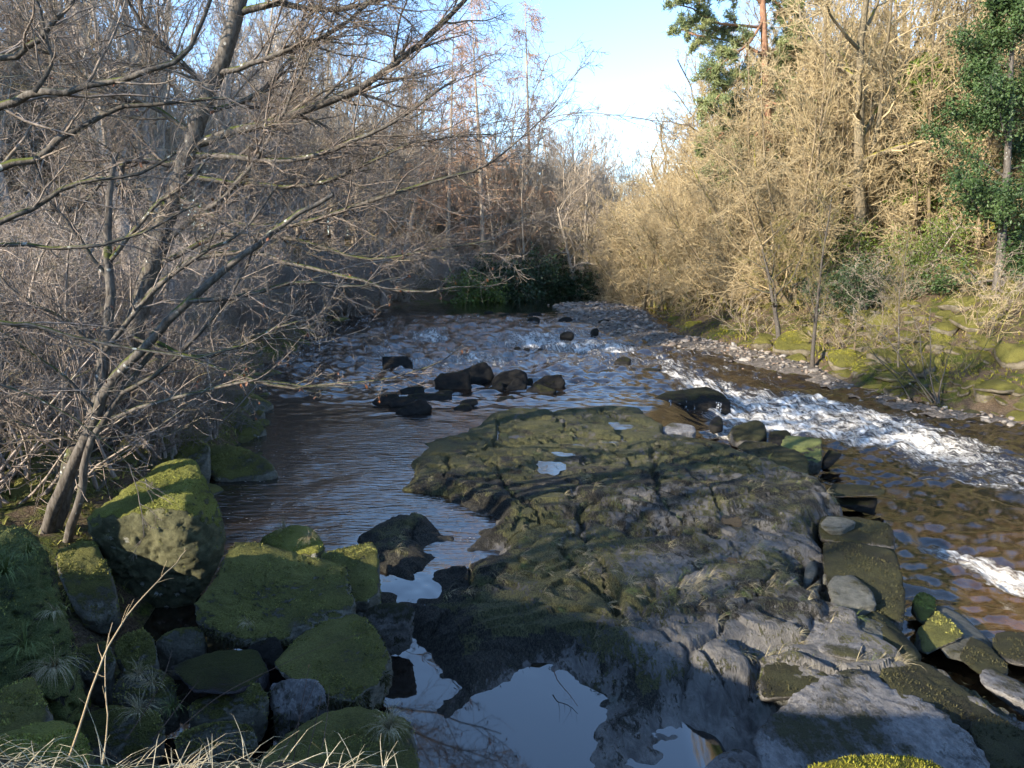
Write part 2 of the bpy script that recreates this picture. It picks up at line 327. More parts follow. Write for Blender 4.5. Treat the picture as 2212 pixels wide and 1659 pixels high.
for k_, (a_, b_) in enumerate(cp):
    d_ = np.hypot(qx-(a_+b_*.25), qy-(b_*.75-a_*.15)); m_ = d_ < f1_; f2_ = np.where(m_, f1_, np.minimum(f2_, d_)); cid_ = np.where(m_, k_, cid_); f1_ = np.where(m_, d_, f1_)
gap = f2_-f1_
H = H+ch[cid_]*(1-.5*ss(12, 16, Y))+ct[cid_, 0]*(wx-cp[cid_, 0])+ct[cid_, 1]*(wy-cp[cid_, 1])-0.12*np.exp(-(gap/0.04)**2)
CR = [[(1425, 955), (1405, 1010), (1400, 1065), (1330, 1085), (1250, 1100), (1240, 1150), (1232, 1215), (1285, 1265), (1340, 1330)], [(1005, 1050), (1075, 1094), (1160, 1120), (1250, 1105), (1352, 1140), (1460, 1147), (1600, 1165), (1760, 1195)],
      [(1285, 1283), (1345, 1338), (1450, 1345), (1560, 1320), (1700, 1320)], [(1425, 960), (1500, 985), (1600, 1010), (1700, 1035)], [(1180, 1440), (1200, 1400), (1330, 1365), (1440, 1360)], [(1400, 1065), (1500, 1080), (1640, 1075), (1770, 1070)],
      [(930, 1272), (1000, 1265), (1060, 1245), (1140, 1235)], [(1640, 1420), (1660, 1470), (1640, 1530), (1560, 1560)], [(1640, 1420), (1720, 1390), (1780, 1330)]]
crack = 0.75*np.exp(-(gap/0.10)**2)
for k, c in enumerate(CR):
    d, _ = seg_dist(wx, wy, poly(c, SZ)); crack = np.maximum(crack, np.exp(-(d/0.10)**2)); H = H-0.16*np.exp(-(d/0.055)**2)+0.03*np.exp(-((d-0.25)/0.18)**2)*(1 if k % 2 else 0.3)
pm = np.full(X.shape, 9.0)
POOLX = 0.10
for q in POOLS: pm = np.minimum(pm, sdf(wx+0.16*f2(X, Y, 1.8, 4, 27), wy+0.12*f2(X, Y, 2.2, 4, 28), q))
pm = pm-POOLX
promp = sdf(wx, wy, poly([(1290, 1470), (1420, 1500), (1440, 1530), (1400, 1600), (1320, 1690), (1250, 1700), (1260, 1560)]))
H = np.minimum(H, 0.02+0.5*np.maximum(0, promp)+0.05*f2(X, Y, 2.2, 4, 47)) if False else H*np.where(promp < 0.3, 0.45+0.55*ss(0, 0.3, promp), 1)
H = np.where(pm < 0.55, H*ss(0.0, 0.55, pm)**0.8+(0.03*f2(X, Y, 3.0, 4, 44)-0.005)*(1-ss(0, 0.55, pm)), H)
H = H+0.16*np.exp(-((X-1.25)/0.5)**2-((Y-6.75)/0.45)**2)
H = H-0.13*ss(0.02, -0.22, pm)
for i, (u, v, a, b) in enumerate(PUDDLES):
    p = G(u, v, SZ+0.1); q = np.hypot((wx-p[0])/a, (wy-p[1])/(b*3.0)); m = q < 2.0
    lvl = float(np.median(H[q < 1.0])) if (q < 1.0).any() else 0.3
    H = np.where(m, H*ss(0.8, 1.6, q)+(lvl-0.05)*(1-ss(0.8, 1.6, q)), H); H = np.where((q > 1.0) & (q < 1.9), np.maximum(H, lvl-0.015), H); PUDDLES[i] = (p[0], p[1], a, b*3.0, lvl-0.03)
edge = ss(0.0, -0.20, sd)
low = np.where(X > 2.5, -0.9, -0.75)
H = np.where(sd < 0, H*(0.45+0.55*edge)-0.02*(1-edge), H)
H = np.where(sd > -0.03, (H)*ss(0.26, -0.03, sd)+low*(1-ss(0.26, -0.03, sd)), H)
Hb = H
for _ in range(2):
    Hp = np.pad(Hb, 1, mode='edge'); Hb = (Hp[1:-1, 1:-1]*2+Hp[:-2, 1:-1]+Hp[2:, 1:-1]+Hp[1:-1, :-2]+Hp[1:-1, 2:])/6
H = np.where(np.abs(sd) < 0.35, Hb, H)
keep = (sd < 0.5)
t = NT('shelf_rock'); co = t.coord(); dr = t.attr('bare')
stk = t.map(co, (2.2, 1.0, 1), (0, 0, R(32)))
big_ = t.noise(co, 0.9, 4, 0.6); mid = t.noise(stk, 4.0, 6, 0.68, 0.5); fine = t.noise(stk, 27, 6, 0.75, 0.6); grain = t.noise(co, 75, 3, 0.7)
stone = t.mix(t.ramp(mid, 0.3, 0.75), (0.085, 0.081, 0.078), (0.23, 0.22, 0.205)); stone = t.mix(t.math('MULTIPLY', t.ramp(big_, 0.55, 0.7), 0.5), stone, (0.12, 0.145, 0.12))
blk = t.mix(t.ramp(fine, 0.42, 0.62), (0.014, 0.013, 0.011), (0.08, 0.076, 0.06))
mg = t.mix(t.ramp(t.math('ADD', t.math('MULTIPLY', fine, 0.7), t.math('MULTIPLY', grain, 0.3)), 0.36, 0.64), (0.024, 0.026, 0.012), (0.18, 0.178, 0.075))
k1 = t.math('ADD', t.math('ADD', t.math('MULTIPLY', mid, 0.75), t.math('MULTIPLY', fine, 0.5)), t.math('SUBTRACT', t.math('MULTIPLY', big_, 0.7), t.math('MULTIPLY', dr, 0.42)))
cover = t.ramp(k1, 0.745, 0.80)
gk = t.ramp(t.math('ADD', t.math('ADD', t.math('MULTIPLY', t.noise(co, 1.6, 5, 0.65), 0.9), t.math('MULTIPLY', fine, 0.3)), t.math('MULTIPLY', t.attr('green'), 0.45)), 0.77, 0.88)
wl_ = t.n('SeparateXYZ', {0: co}, out=2)
col = t.mix(cover, stone, t.mix(gk, blk, mg))
hg = t.math('ADD', t.math('MULTIPLY', mid, 0.6), t.math('MULTIPLY', t.math('ADD', fine, t.math('MULTIPLY', grain, 0.4)), t.math('ADD', 0.2, cover)))
M_shelf = t.done(Base_Color=col, Roughness=0.8, Specular_IOR_Level=0.3, Normal=t.bump(hg, 1.0, 0.13))
bare = np.clip(0.24+0.28*ss(0.5, 3.0, X)*ss(15, 9, Y)+0.16*ss(8.2, 6.5, Y)*ss(0, 1.5, X)+0.35*(pm < 0.4)*ss(0.4, 0, pm)-0.5*ss(0.3, -1.0, X), 0, 1)
green = np.clip(0.45+0.5*ss(13, 17, Y)*0+0.9*np.exp(-((X-1.25)/0.6)**2-((Y-6.8)/0.6)**2)+0.35*np.exp(-((X-0.6)/1.2)**2-((Y-9.2)/1.8)**2)-0.5*(pm < 0.35)+0.25*ss(12, 15, Y), 0, 1.4)
F = grid_faces(*X.shape); kf = keep.ravel()[F].all(1); F = F[kf]
used = np.zeros(X.size, bool); used[F.ravel()] = True; ren = np.cumsum(used)-1
VS = np.stack([X, Y, H], -1).reshape(-1, 3)
tag(obj('rock_shelf', mesh('rock_shelf', VS[used], ren[F], M_shelf, smooth=False, attrs=dict(bare=bare.ravel()[used], green=green.ravel()[used]))),
    'broad cracked shelf of dark mossy bedrock between the two river arms', 'rock shelf', kind='structure')
SH_X, SH_Y, SH_H, SH_SD, SH_PM, SH_CR = X, Y, H, sd, pm, crack
_su, _sv = uu, vv
def shelf_z(x, y):                       # nearest sample of the shelf surface
    i = np.argmin((X-x)**2+(Y-y)**2) if np.isscalar(x) else None
    return float(SH_H.ravel()[i])
t = NT('puddle_water'); M_pud = t.done(Base_Color=(0.03, 0.03, 0.03, 1), Roughness=0.03, IOR=1.5, Normal=t.bump(t.noise(t.coord(), 9.0, 2), 0.05, 0.05))
PL = ['small bright puddle on the middle of the mossy rock shelf', 'larger bright puddle below the shelf\'s central grass tufts', 'thin puddle between two bright ones on the rock shelf', 'little puddle near the far edge of the rock shelf', 'thin puddle on the far left of the rock shelf',
      'gold and white reflecting puddle near the shelf\'s right edge', 'tiny puddle on bare grey rock at the right of the shelf', 'puddle in the notch on the left edge of the shelf', 'small pool in the bare rock above the right edge']
for i, (x, y, a, b, z) in enumerate(PUDDLES):
    th = np.linspace(0, 2*np.pi, 20, endpoint=False); rr = 0.95+0.2*np.sin(3*th+i)+0.15*np.sin(5*th+2*i)+0.1*np.sin(8*th+i)
    V = np.stack([x+a*rr*np.cos(th), y+b*rr*np.sin(th), np.full(20, z)], -1)
    V = np.vstack([V, [[x, y, z]]]); F = np.array([[k, (k+1) % 20, 20] for k in range(20)])
    tag(obj('puddle', mesh('puddle', V, F, M_pud)), PL[i], 'puddle', kind='structure')
# ------------------------------------------------------------------ boulders
_ico = {}
def ico(n):
    if n not in _ico:
        bm = bmesh.new(); bmesh.ops.create_icosphere(bm, subdivisions=n, radius=1)
        bm.verts.ensure_lookup_table()
        _ico[n] = (np.array([v.co for v in bm.verts]), np.array([[v.index for v in f.verts] for f in bm.faces])); bm.free()
    return _ico[n]
def hull_planes(pts):
    bm = bmesh.new(); vs = [bm.verts.new(p) for p in pts]; r = bmesh.ops.convex_hull(bm, input=vs)
    bmesh.ops.recalc_face_normals(bm, faces=bm.faces)
    N, d = [], []
    for f in bm.faces:
        if f.calc_area() < 1e-7: continue
        n = np.array(f.normal); k = float(n @ np.array(f.verts[0].co))
        if all(np.dot(n, m) < 0.999 or abs(k-e) > 1e-3 for m, e in zip(N, d)): N.append(n); d.append(k)
    bm.free(); return np.array(N), np.array(d)
def rock_verts(pts, sub=4, p=14, amp=0.05, freq=2.0, seed=0, strata=0.0, fine=0.55):
    pts = np.asarray(pts, float); c = 0.5*pts.mean(0)+0.25*(pts.max(0)+pts.min(0)); q = pts-c
    N, d = hull_planes(q); s = np.sign((N*d[:, None]).sum(0)@np.ones(3)+1e-9)
    fl = d < 0; N[fl] *= -1; d[fl] *= -1; d = np.maximum(d, 0.02)
    ex = np.ptp(q, axis=0)/2+1e-3; V, F = ico(sub); dr = V*ex; dr /= np.linalg.norm(dr, axis=1)[:, None]
    g = np.maximum(dr@N.T, 0)/d; r = ((g**p).sum(1))**(-1/p)
    P = dr*r[:, None]; sz = float(np.cbrt(ex.prod()))
    n = fbm(P*freq/sz*0.6+seed*7.3, 4, seed)
    if strata: n = n+strata*np.sin(P[:, 2]*26/ max(sz, .2)+3*pn(P*1.5/sz, seed+5))
    n2 = fbm(P*freq*4/sz+seed, 3, seed+3)
    n3 = np.maximum(0, fbm(P*freq*1.3/sz+seed*3.1, 3, seed+9, ridge=True)-1.15) if sub >= 4 else 0
    P = P*(1+(amp*n+amp*fine*n2-amp*1.6*n3)[:, None])
    if sub >= 5: P = P+dr*(0.016*fbm(P*9+seed, 3, seed+21)+0.010*np.maximum(0, fbm(P*22+seed, 2, seed+22)))[:, None]
    return P+c, F
NEARER = {'dome of green moss': .935, 'flat dark slab alone': .97, 'dark shaggy block': .962, 'grey slab with an amber': .93, 'huge pale grey': .94, 'big humped mossy': .94, 'mossy flank': .95, 'large moss streaked': .93, 'flat topped block in line': .925, 'pale hollowed': .905, 'smooth pale green stone': .925,
          'pale green top': .95, 'long brownish slab': .955, 'upright pale green': .95, 'dark mossy wedge': .95, 'green grey domed': .95, 'pale smooth hollow': .95, 'pale pointed': .95, 'pale triangular': .95, 'pale flat stone': .95, 'where the brown slab ends': .955}
def rock(name, label, pts, mat, sub=4, p=14, amp=0.05, freq=2.0, seed=None, cat='boulder', group=None, T=None, base=None, bury=0.25, strata=0.0):
    """pts: (u, v, Y) corners seen in the photo; T thickness behind them"""
    pts = np.array(pts, float); pts[:, 2] *= next((f for k, f in NEARER.items() if k in label), 1.0); W = D(pts[:, 0], pts[:, 1], pts[:, 2])
    if T is None: T = 0.7*max(np.ptp(W[:, 0]), np.ptp(W[:, 2]))
    B = D(pts[:, 0], pts[:, 1], pts[:, 2]+T); B = B.mean(0)+(B-B.mean(0))*0.88
    lowz = W[:, 2].min(); L = W[W[:, 2] < lowz+0.45*np.ptp(W[:, 2])].copy(); L[:, 2] -= bury; L[:, 1] += 0.05
    A = np.vstack([W, B, L]); seed = seed if seed is not None else abs(hash_(label)) % 997
    V, F = rock_verts(A, sub, p, amp, freq, seed, strata)
    o = np.array([V[:, 0].mean(), V[:, 1].mean(), V[:, 2].min()])
    ob = obj(name, mesh(name, V-o, F, mat), loc=o); tag(ob, label, cat, group); ROCKS.append((ob, V, F)); return ob
def hash_(s):
    h = 7
    for ch in s: h = (h*31+ord(ch)) % 1000003
    return h
ROCKS = []
def yb(u, v, z=0.0): return float(G(u, v, z)[1])
M_wet = rockmat('dark_wet_rock', (0.008, 0.0075, 0.007), (0.022, 0.020, 0.017), (0.014, 0.015, 0.005), (0.04, 0.042, 0.012), 1.58, 1.0, rough=0.9)
M_fl = rockmat('mossy_shade_rock', (0.08, 0.077, 0.062), (0.20, 0.19, 0.15), (0.085, 0.088, 0.024), (0.27, 0.265, 0.075), 1.27, 1.0, 0.7, moss_up=0.6)
M_flg = rockmat('bright_moss_rock', (0.05, 0.052, 0.028), (0.13, 0.128, 0.07), (0.11, 0.12, 0.022), (0.33, 0.34, 0.08), 1.32, 1.2, 0.6, moss_up=0.85)
M_grey = rockmat('bare_grey_rock', (0.11, 0.108, 0.108), (0.28, 0.27, 0.265), (0.02, 0.019, 0.014), (0.085, 0.085, 0.04), 1.12, 1.2, 0.3, streak=(1.8, 1, 1), moss_up=0.15)
M_pale = rockmat('pale_green_stone', (0.07, 0.07, 0.058), (0.155, 0.152, 0.128), (0.015, 0.015, 0.010), (0.07, 0.068, 0.03), 1.22, 1.5, 0.0, moss_up=0.2, hair=0.4)
M_blk = rockmat('black_moss_rock', (0.07, 0.067, 0.063), (0.19, 0.18, 0.17), (0.02, 0.019, 0.012), (0.09, 0.09, 0.035), 0.98, 1.2, 0.2, streak=(1.6, 1, 1), moss_up=0.30)
M_rb = rockmat('sunlit_moss_rock', (0.10, 0.085, 0.06), (0.22, 0.19, 0.14), (0.10, 0.10, 0.02), (0.27, 0.25, 0.06), 1.13, 0.8, 0.2, moss_up=0.70)
M_gtop = rockmat('green_topped_rock', (0.03, 0.03, 0.025), (0.09, 0.085, 0.07), (0.11, 0.13, 0.04), (0.21, 0.23, 0.085), 1.25, 1.0, 0.2, moss_up=0.9, hair=0.3)
def facing(label, pts, v0, z, mat=None, top=0.35, **k):
    """a rock seen mostly from the front, standing at the level z at row v0; upper corners lie a little farther back"""
    Y0 = yb(pts[0][0], v0, z); vs = [q[1] for q in pts]; a, b = min(vs), max(vs)
    P = [(u, v, Y0+(top*(b-v)/(b-a+1e-6)) if len(q) == 2 else Y0+q[2]) for q in pts for u, v in [q[:2]]]
    return rock(k.pop('name', 'boulder'), label, P, mat or M_wet, **k)
g = 'dark rocks standing in the river'
facing('lone flat topped dark block upstream in the river', [(825, 770), (880, 769), (892, 783), (892, 794), (828, 797), (824, 780)], 796, 0, p=36, amp=.05, T=1.2, group=g)
facing('blunt dark slab at the left front of the leaning pair in midriver', [(938, 820), (952, 806), (1010, 802), (1017, 813), (1017, 836), (942, 843)], 842, 0, p=32, amp=.07, group=g)
facing('tallest dark midriver boulder with a slanting top, behind the slab', [(980, 806), (1042, 781), (1055, 783), (1067, 810), (1064, 822), (1010, 824), (986, 820)], 826, 0, p=32, amp=.07, group=g)
facing('broad lumpy dark midriver boulder with a knob on top', [(1056, 830), (1068, 811), (1080, 803), (1118, 797), (1134, 804), (1141, 820), (1130, 836), (1060, 838)], 836, 0, p=18, amp=.10, group=g)
facing('pyramid shaped dark rock before the lumpy boulder', [(1093, 838), (1112, 816), (1122, 818), (1138, 831), (1136, 842), (1095, 843)], 842, 0, p=32, group=g)
facing('wedge rock pointing left at the foot of the lumpy boulder', [(1047, 842), (1085, 824), (1089, 840), (1056, 844)], 843, 0, p=28, group=g)
facing('small dark stone between the lumpy and the humped boulder', [(1135, 824), (1142, 816), (1150, 817), (1153, 828), (1140, 833)], 832, 0, sub=3, group=g)
facing('humped dark boulder with a mossy right shoulder in midriver', [(1143, 833), (1176, 812), (1212, 809), (1222, 825), (1219, 836), (1195, 839), (1150, 838)], 837, 0, p=19, amp=.09, group=g)
facing('low ridged rock lying before the humped boulder', [(1136, 841), (1160, 828), (1203, 843), (1190, 849), (1140, 848)], 848, 0, p=25, group=g)
facing('rearmost stone of the low left midriver cluster', [(863, 843), (880, 836), (915, 834), (918, 850), (870, 852)], 853, 0, p=25, group=g)
facing('leftmost low rock of the midriver cluster', [(803, 868), (825, 853), (862, 850), (864, 872), (812, 876)], 874, 0, p=19, group=g)
facing('rounded low rock second from the left in the midriver cluster', [(838, 866), (855, 857), (890, 855), (900, 864), (885, 876), (842, 878)], 876, 0, p=18, group=g)
facing('long flat dark rock stretching right from the midriver cluster', [(876, 855), (905, 848), (978, 852), (980, 859), (950, 866), (885, 866)], 866, 0, p=16, group=g)
facing('nearest ridge backed rock of the left midriver cluster, moss on its right', [(853, 890), (900, 863), (917, 862), (936, 879), (914, 894), (857, 899)], 896, 0, p=32, group=g)
facing('low round rock right of the ridge backed one', [(978, 882), (995, 872), (1012, 871), (1022, 880), (1008, 887), (985, 887)], 886, 0, p=16, sub=3, group=g)
facing('small lumpy rock just behind the low round one', [(993, 868), (1005, 862), (1030, 861), (1034, 870), (1015, 876), (996, 874)], 875, 0, p=18, sub=3, group=g)
facing('low twin rock nearest the shelf in midriver', [(1070, 863), (1085, 856), (1108, 854), (1113, 861), (1090, 866)], 866, 0, p=16, sub=3, group=g)
facing('sharp flake at the foot of the blunt slab', [(935, 852), (950, 843), (975, 842), (980, 848), (960, 856)], 856, 0, p=21, sub=3, group=g)
for i, (u, v, a, b, l) in enumerate([(1117, 752, 9, 4, 'leftmost of the small stones in a row upstream'), (1137, 754, 8, 3, 'middle one of the small stones in a row upstream'), (1168, 756, 10, 4, 'rightmost of the small stones in a row upstream'),
    (1225, 721, 17, 6, 'grey stone splitting the far white water'), (1285, 713, 10, 5, 'dark stone right of the far white water'), (1345, 777, 20, 7, 'low dark stone awash left of the cobble bar'), (1152, 690, 16, 6, 'dark flat stone upstream of the rapids'), (1090, 682, 22, 5, 'long low stone far upstream'),
    (1055, 676, 13, 5, 'far stone left of the long low one'), (1155, 680, 18, 8, 'brown boulder far upstream near the stony point'), (1222, 690, 18, 6, 'broad dark stone off the stony point'), (1305, 695, 17, 6, 'dark slab lying off the cobble bar'), (1290, 690, 12, 4, 'small dark stone behind the slab off the bar'),
    (1320, 800, 26, 3, 'thin dark ledge awash before the rapid'), (1400, 798, 30, 4, 'long dark ledge awash at the head of the rapid')]):
    facing(l, [(u-a, v+b*.5), (u-a*.5, v-b*.7), (u+a*.4, v-b), (u+a, v), (u+a*.8, v+b), (u-a*.7, v+b)], v+b, 0.0 if v > 745 else 0.35, p=10, sub=3, cat='stone', name='stone', mat=M_wet, group='stones awash in the river')
# waterfall ledge and the blocks along the right edge of the shelf
rock('rock_ledge', 'black wet ledge with thin water curtains at the head of the right channel', [(1405, 862, 21.2), (1440, 846, 22.3), (1530, 833, 23.4), (1560, 848, 22.6), (1584, 872, 21.6), (1580, 900, 21.3), (1500, 902, 21.3), (1425, 898, 21.2), (1410, 870, 21.3), (1535, 850, 22.0), (1490, 868, 21.3)], M_wet, T=.8, p=34, amp=.05, sub=5, cat='ledge')
rock('boulder', 'dark mossy boulder at the water\'s edge below the black ledge', [(1572, 932, 18.2), (1582, 920, 18.4), (1632, 906, 18.6), (1650, 909, 18.5), (1660, 936, 17.8), (1640, 951, 17.2), (1588, 951, 17.3)], M_blk, T=.6, amp=.05)
rock('boulder', 'dark square block left of the green topped one', [(1660, 932, 17.6), (1698, 928, 17.9), (1710, 936, 17.7), (1703, 964, 17.0), (1660, 958, 17.1)], M_wet, T=.6, p=18, amp=.04)
rock('boulder', 'squared block with a pale green top at the channel edge', [(1686, 957, 16.3), (1697, 939, 16.9), (1774, 946, 16.7), (1777, 953, 16.2), (1776, 1003, 15.9), (1742, 1003, 15.8), (1688, 985, 16.0), (1742, 962, 16.0)], M_gtop, T=.25, p=34, amp=.025, sub=5)
rock('slab', 'long brownish slab lying against the green topped block', [(1583, 964, 15.6), (1608, 950, 16.2), (1660, 952, 16.3), (1735, 976, 15.6), (1750, 992, 15.2), (1748, 1018, 14.6), (1738, 1028, 14.3), (1690, 1003, 14.8), (1600, 975, 15.2)], M_blk, T=.3, p=18, amp=.035, sub=5, cat='slab')
rock('boulder', 'dark fin of rock in the channel right of the green topped block', [(1776, 990, 15.4), (1790, 970, 15.7), (1822, 980, 15.5), (1815, 990, 15.2), (1780, 1005, 15.0)], M_wet, T=.3, sub=3)
rock('slab', 'flat dark slab alone in the brown channel water', [(1783, 1060, 13.0), (1800, 1044, 13.5), (1870, 1047, 13.4), (1920, 1060, 13.0), (1908, 1070, 12.7), (1790, 1074, 12.5)], M_blk, T=.25, p=16, amp=.04, cat='slab', bury=.02)
rock('slab', 'dark lower slab under the flat one in the channel', [(1785, 1074, 12.7), (1860, 1074, 12.8), (1898, 1074, 12.8), (1895, 1090, 12.4), (1795, 1090, 12.3)], M_wet, T=.5, p=14, cat='slab')
rock('slab', 'dark slab of rock beside the shelf where the brown slab ends', [(1430, 965, 15.8), (1480, 940, 16.6), (1540, 948, 16.5), (1585, 958, 16.0), (1560, 985, 15.0), (1480, 1000, 14.6), (1440, 990, 15.0)], M_blk, T=.3, p=12, amp=.05, sub=5, cat='slab', bury=.3)
rock('slab', 'small flat stone under the black ledge', [(1425, 925, 17.9), (1450, 912, 18.4), (1500, 918, 18.2), (1510, 930, 17.7), (1440, 938, 17.4)], M_grey, T=.3, p=12, cat='slab')
rock('boulder', 'small wet round stone beside the water curtain', [(1530, 915, 18.5), (1545, 898, 18.9), (1562, 902, 18.8), (1565, 918, 18.3), (1540, 922, 18.2)], M_wet, T=.35, p=8, sub=3)
rock('slab', 'flat topped block in line with the right edge of the shelf', [(1768, 1130, 11.1), (1775, 1112, 11.6), (1850, 1116, 11.5), (1922, 1127, 11.2), (1936, 1160, 10.5), (1938, 1180, 10.3), (1776, 1162, 10.4)], M_blk, T=.1, p=30, amp=.02, sub=5, cat='slab', bury=.5)
rock('stone', 'pale hollowed stone on the left of the flat topped block', [(1768, 1132, 11.0), (1785, 1113, 11.4), (1830, 1118, 11.3), (1850, 1128, 11.1), (1825, 1142, 10.8), (1780, 1146, 10.7)], M_pale, T=.05, p=26, amp=.05, cat='stone')
rock('slab', 'large moss streaked block at the channel with a bare pale corner', [(1775, 1166, 10.3), (1850, 1168, 10.3), (1936, 1182, 10.1), (1948, 1228, 9.4), (1960, 1305, 8.5), (1948, 1340, 8.2), (1880, 1312, 8.35), (1788, 1290, 8.5), (1772, 1220, 9.3)], M_blk, T=.1, p=30, amp=.02, sub=5, cat='slab', bury=.6)
rock('boulder', 'smooth pale green stone let into the front of the streaked block', [(1782, 1262, 8.75), (1800, 1243, 9.05), (1845, 1240, 9.1), (1885, 1270, 8.7), (1895, 1305, 8.3), (1850, 1312, 8.2), (1795, 1308, 8.2)], M_pale, T=.1, p=26, amp=.05, bury=.3)
rock('stone', 'pale smooth hollow stone in the cleft right of the shelf', [(1735, 1262, 8.9), (1742, 1212, 9.7), (1765, 1205, 9.8), (1768, 1240, 9.2), (1752, 1263, 8.8)], M_pale, T=.1, p=12, sub=3, cat='stone')
rock('stone', 'pale pointed flake in the cleft below the hollow stone', [(1748, 1268, 8.8), (1775, 1246, 9.1), (1772, 1278, 8.6), (1760, 1280, 8.55)], M_pale, T=.1, p=20, sub=3, cat='stone')
rock('stone', 'small pale triangular stone wedged at the head of the cleft', [(1778, 1240, 9.1), (1782, 1238, 9.2), (1806, 1240, 9.1), (1780, 1258, 8.9)], M_pale, T=.1, p=20, sub=3, cat='stone')
rock('stone', 'pale flat stone at the foot of the cleft', [(1745, 1300, 8.3), (1752, 1272, 8.7), (1770, 1276, 8.6), (1776, 1312, 8.15), (1752, 1318, 8.05)], M_pale, T=.1, p=18, sub=3, cat='stone')
rock('boulder', 'green grey domed stone between the pale block and the cleft', [(1792, 1332, 7.9), (1815, 1316, 8.1), (1840, 1322, 8.0), (1850, 1340, 7.7), (1838, 1352, 7.6), (1805, 1340, 7.7)], M_pale, T=.2, p=8)
rock('slab', 'grey slab with an amber puddle near the right edge', [(1728, 1378, 7.55), (1752, 1318, 8.2), (1800, 1330, 8.0), (1866, 1360, 7.6), (1872, 1400, 7.1), (1862, 1425, 6.85), (1780, 1408, 7.0)], M_grey, T=.1, p=20, amp=.03, sub=5, cat='slab', bury=.4)
rock('boulder', 'upright pale green block standing beside the grey slab', [(1845, 1346, 7.7), (1868, 1332, 7.9), (1910, 1338, 7.8), (1912, 1355, 7.6), (1908, 1395, 7.2), (1896, 1442, 7.0), (1866, 1436, 7.0), (1862, 1370, 7.3)], M_pale, T=.1, p=24, amp=.025, sub=5)
rock('boulder', 'dark mossy wedge leaning behind the upright pale block', [(1865, 1328, 8.0), (1885, 1312, 8.2), (1920, 1335, 8.0), (1992, 1412, 7.2), (1990, 1428, 6.95), (1900, 1432, 6.95), (1908, 1350, 7.6)], M_blk, T=.35, p=18, amp=.05, sub=5)
rock('boulder', 'mossy fin of rock at the water right of the streaked block', [(1972, 1290, 8.8), (1990, 1276, 9.0), (2022, 1290, 8.8), (2022, 1320, 8.4), (1990, 1350, 8.0), (1975, 1320, 8.3)], M_flg, T=.2, p=12, amp=.05)
rock('boulder', 'green mossy wedge sloping towards the brown water', [(1980, 1360, 7.9), (2022, 1312, 8.5), (2050, 1330, 8.2), (2088, 1374, 7.6), (2040, 1400, 7.3), (2000, 1420, 7.1)], M_fl, T=.2, p=14, amp=.05, sub=5)
rock('slab', 'smooth tan sheet of rock dipping under the channel water', [(2030, 1420, 7.1), (2090, 1375, 7.7), (2020, 1300, 8.9), (2075, 1320, 8.7), (2160, 1400, 7.7), (2130, 1440, 7.1)], M_pale, T=.1, p=20, sub=4, cat='slab', bury=.3)
rock('boulder', 'blocky rock spotted with dark moss at the far right', [(2070, 1424, 7.0), (2094, 1374, 7.6), (2125, 1385, 7.5), (2180, 1440, 6.9), (2178, 1458, 6.7), (2110, 1455, 6.6)], M_blk, T=.25, p=22, amp=.035, sub=5)
rock('slab', 'long grey topped slab at the right border', [(2114, 1452, 6.6), (2132, 1438, 6.8), (2220, 1480, 6.5), (2330, 1540, 6.2), (2320, 1575, 5.9), (2215, 1520, 6.05), (2118, 1478, 6.4)], M_grey, T=.15, p=24, amp=.03, sub=5, cat='slab')
rock('boulder', 'dark streaked rock at the right border by the water', [(2140, 1400, 7.4), (2150, 1365, 7.9), (2215, 1362, 7.9), (2320, 1400, 7.6), (2300, 1450, 6.9), (2180, 1440, 6.9)], M_blk, T=.3, p=14, amp=.05)
rock('boulder', 'big humped mossy rock behind the pale grey one at lower right', [(1893, 1455, 6.5), (1905, 1425, 6.9), (2000, 1420, 6.9), (2100, 1490, 6.4), (2230, 1600, 5.7), (2200, 1690, 5.2), (1950, 1520, 5.9)], M_blk, T=.2, p=12, amp=.04, sub=5, bury=.4)
rock('boulder', 'huge pale grey rock face at the lower right', [(1616, 1580, 5.55), (1700, 1500, 6.1), (1790, 1508, 6.1), (1822, 1436, 6.6), (1845, 1432, 6.65), (1920, 1468, 6.4), (2080, 1545, 5.75), (2150, 1640, 5.2), (2180, 1760, 4.7), (1650, 1700, 4.9), (1625, 1620, 5.25)], M_grey, T=.15, p=22, amp=.06, freq=3, sub=6, bury=.4)
rock('boulder', 'mossy flank of rock running off the lower right corner', [(2080, 1560, 5.6), (2140, 1530, 5.85), (2260, 1600, 5.5), (2350, 1700, 5.1), (2300, 1800, 4.6), (2150, 1720, 4.8)], M_blk, T=.2, p=12, amp=.05, sub=5)
rock('boulder', 'dark shaggy block between the grass strip and the grey rock', [(1640, 1470, 6.35), (1660, 1405, 6.95), (1760, 1398, 7.0), (1800, 1450, 6.5), (1795, 1500, 6.05), (1700, 1510, 5.95), (1650, 1510, 6.0)], M_blk, T=.2, p=12, amp=.05, sub=5, bury=.3)
rock('boulder', 'low speckled rock breaking the pool at the bottom', [(1500, 1668, 5.05), (1540, 1630, 5.3), (1592, 1610, 5.4), (1640, 1630, 5.25), (1690, 1672, 5.0), (1600, 1720, 4.75)], M_grey, T=.15, p=8, amp=.05)
rock('boulder', 'yellow green mossy boulder top close at the bottom border', [(1710, 1662, 2.45), (1800, 1634, 2.55), (1880, 1627, 2.6), (2000, 1632, 2.55), (2070, 1662, 2.45), (2080, 1800, 2.2), (1700, 1800, 2.2)], rockmat('yellow_moss_rock', (0.12, 0.12, 0.10), (0.25, 0.24, 0.2), (0.12, 0.12, 0.01), (0.30, 0.26, 0.03), 1.05, 3.0, 0.5, moss_up=.6), T=.2, p=9, amp=.03, sub=5, bury=.1)
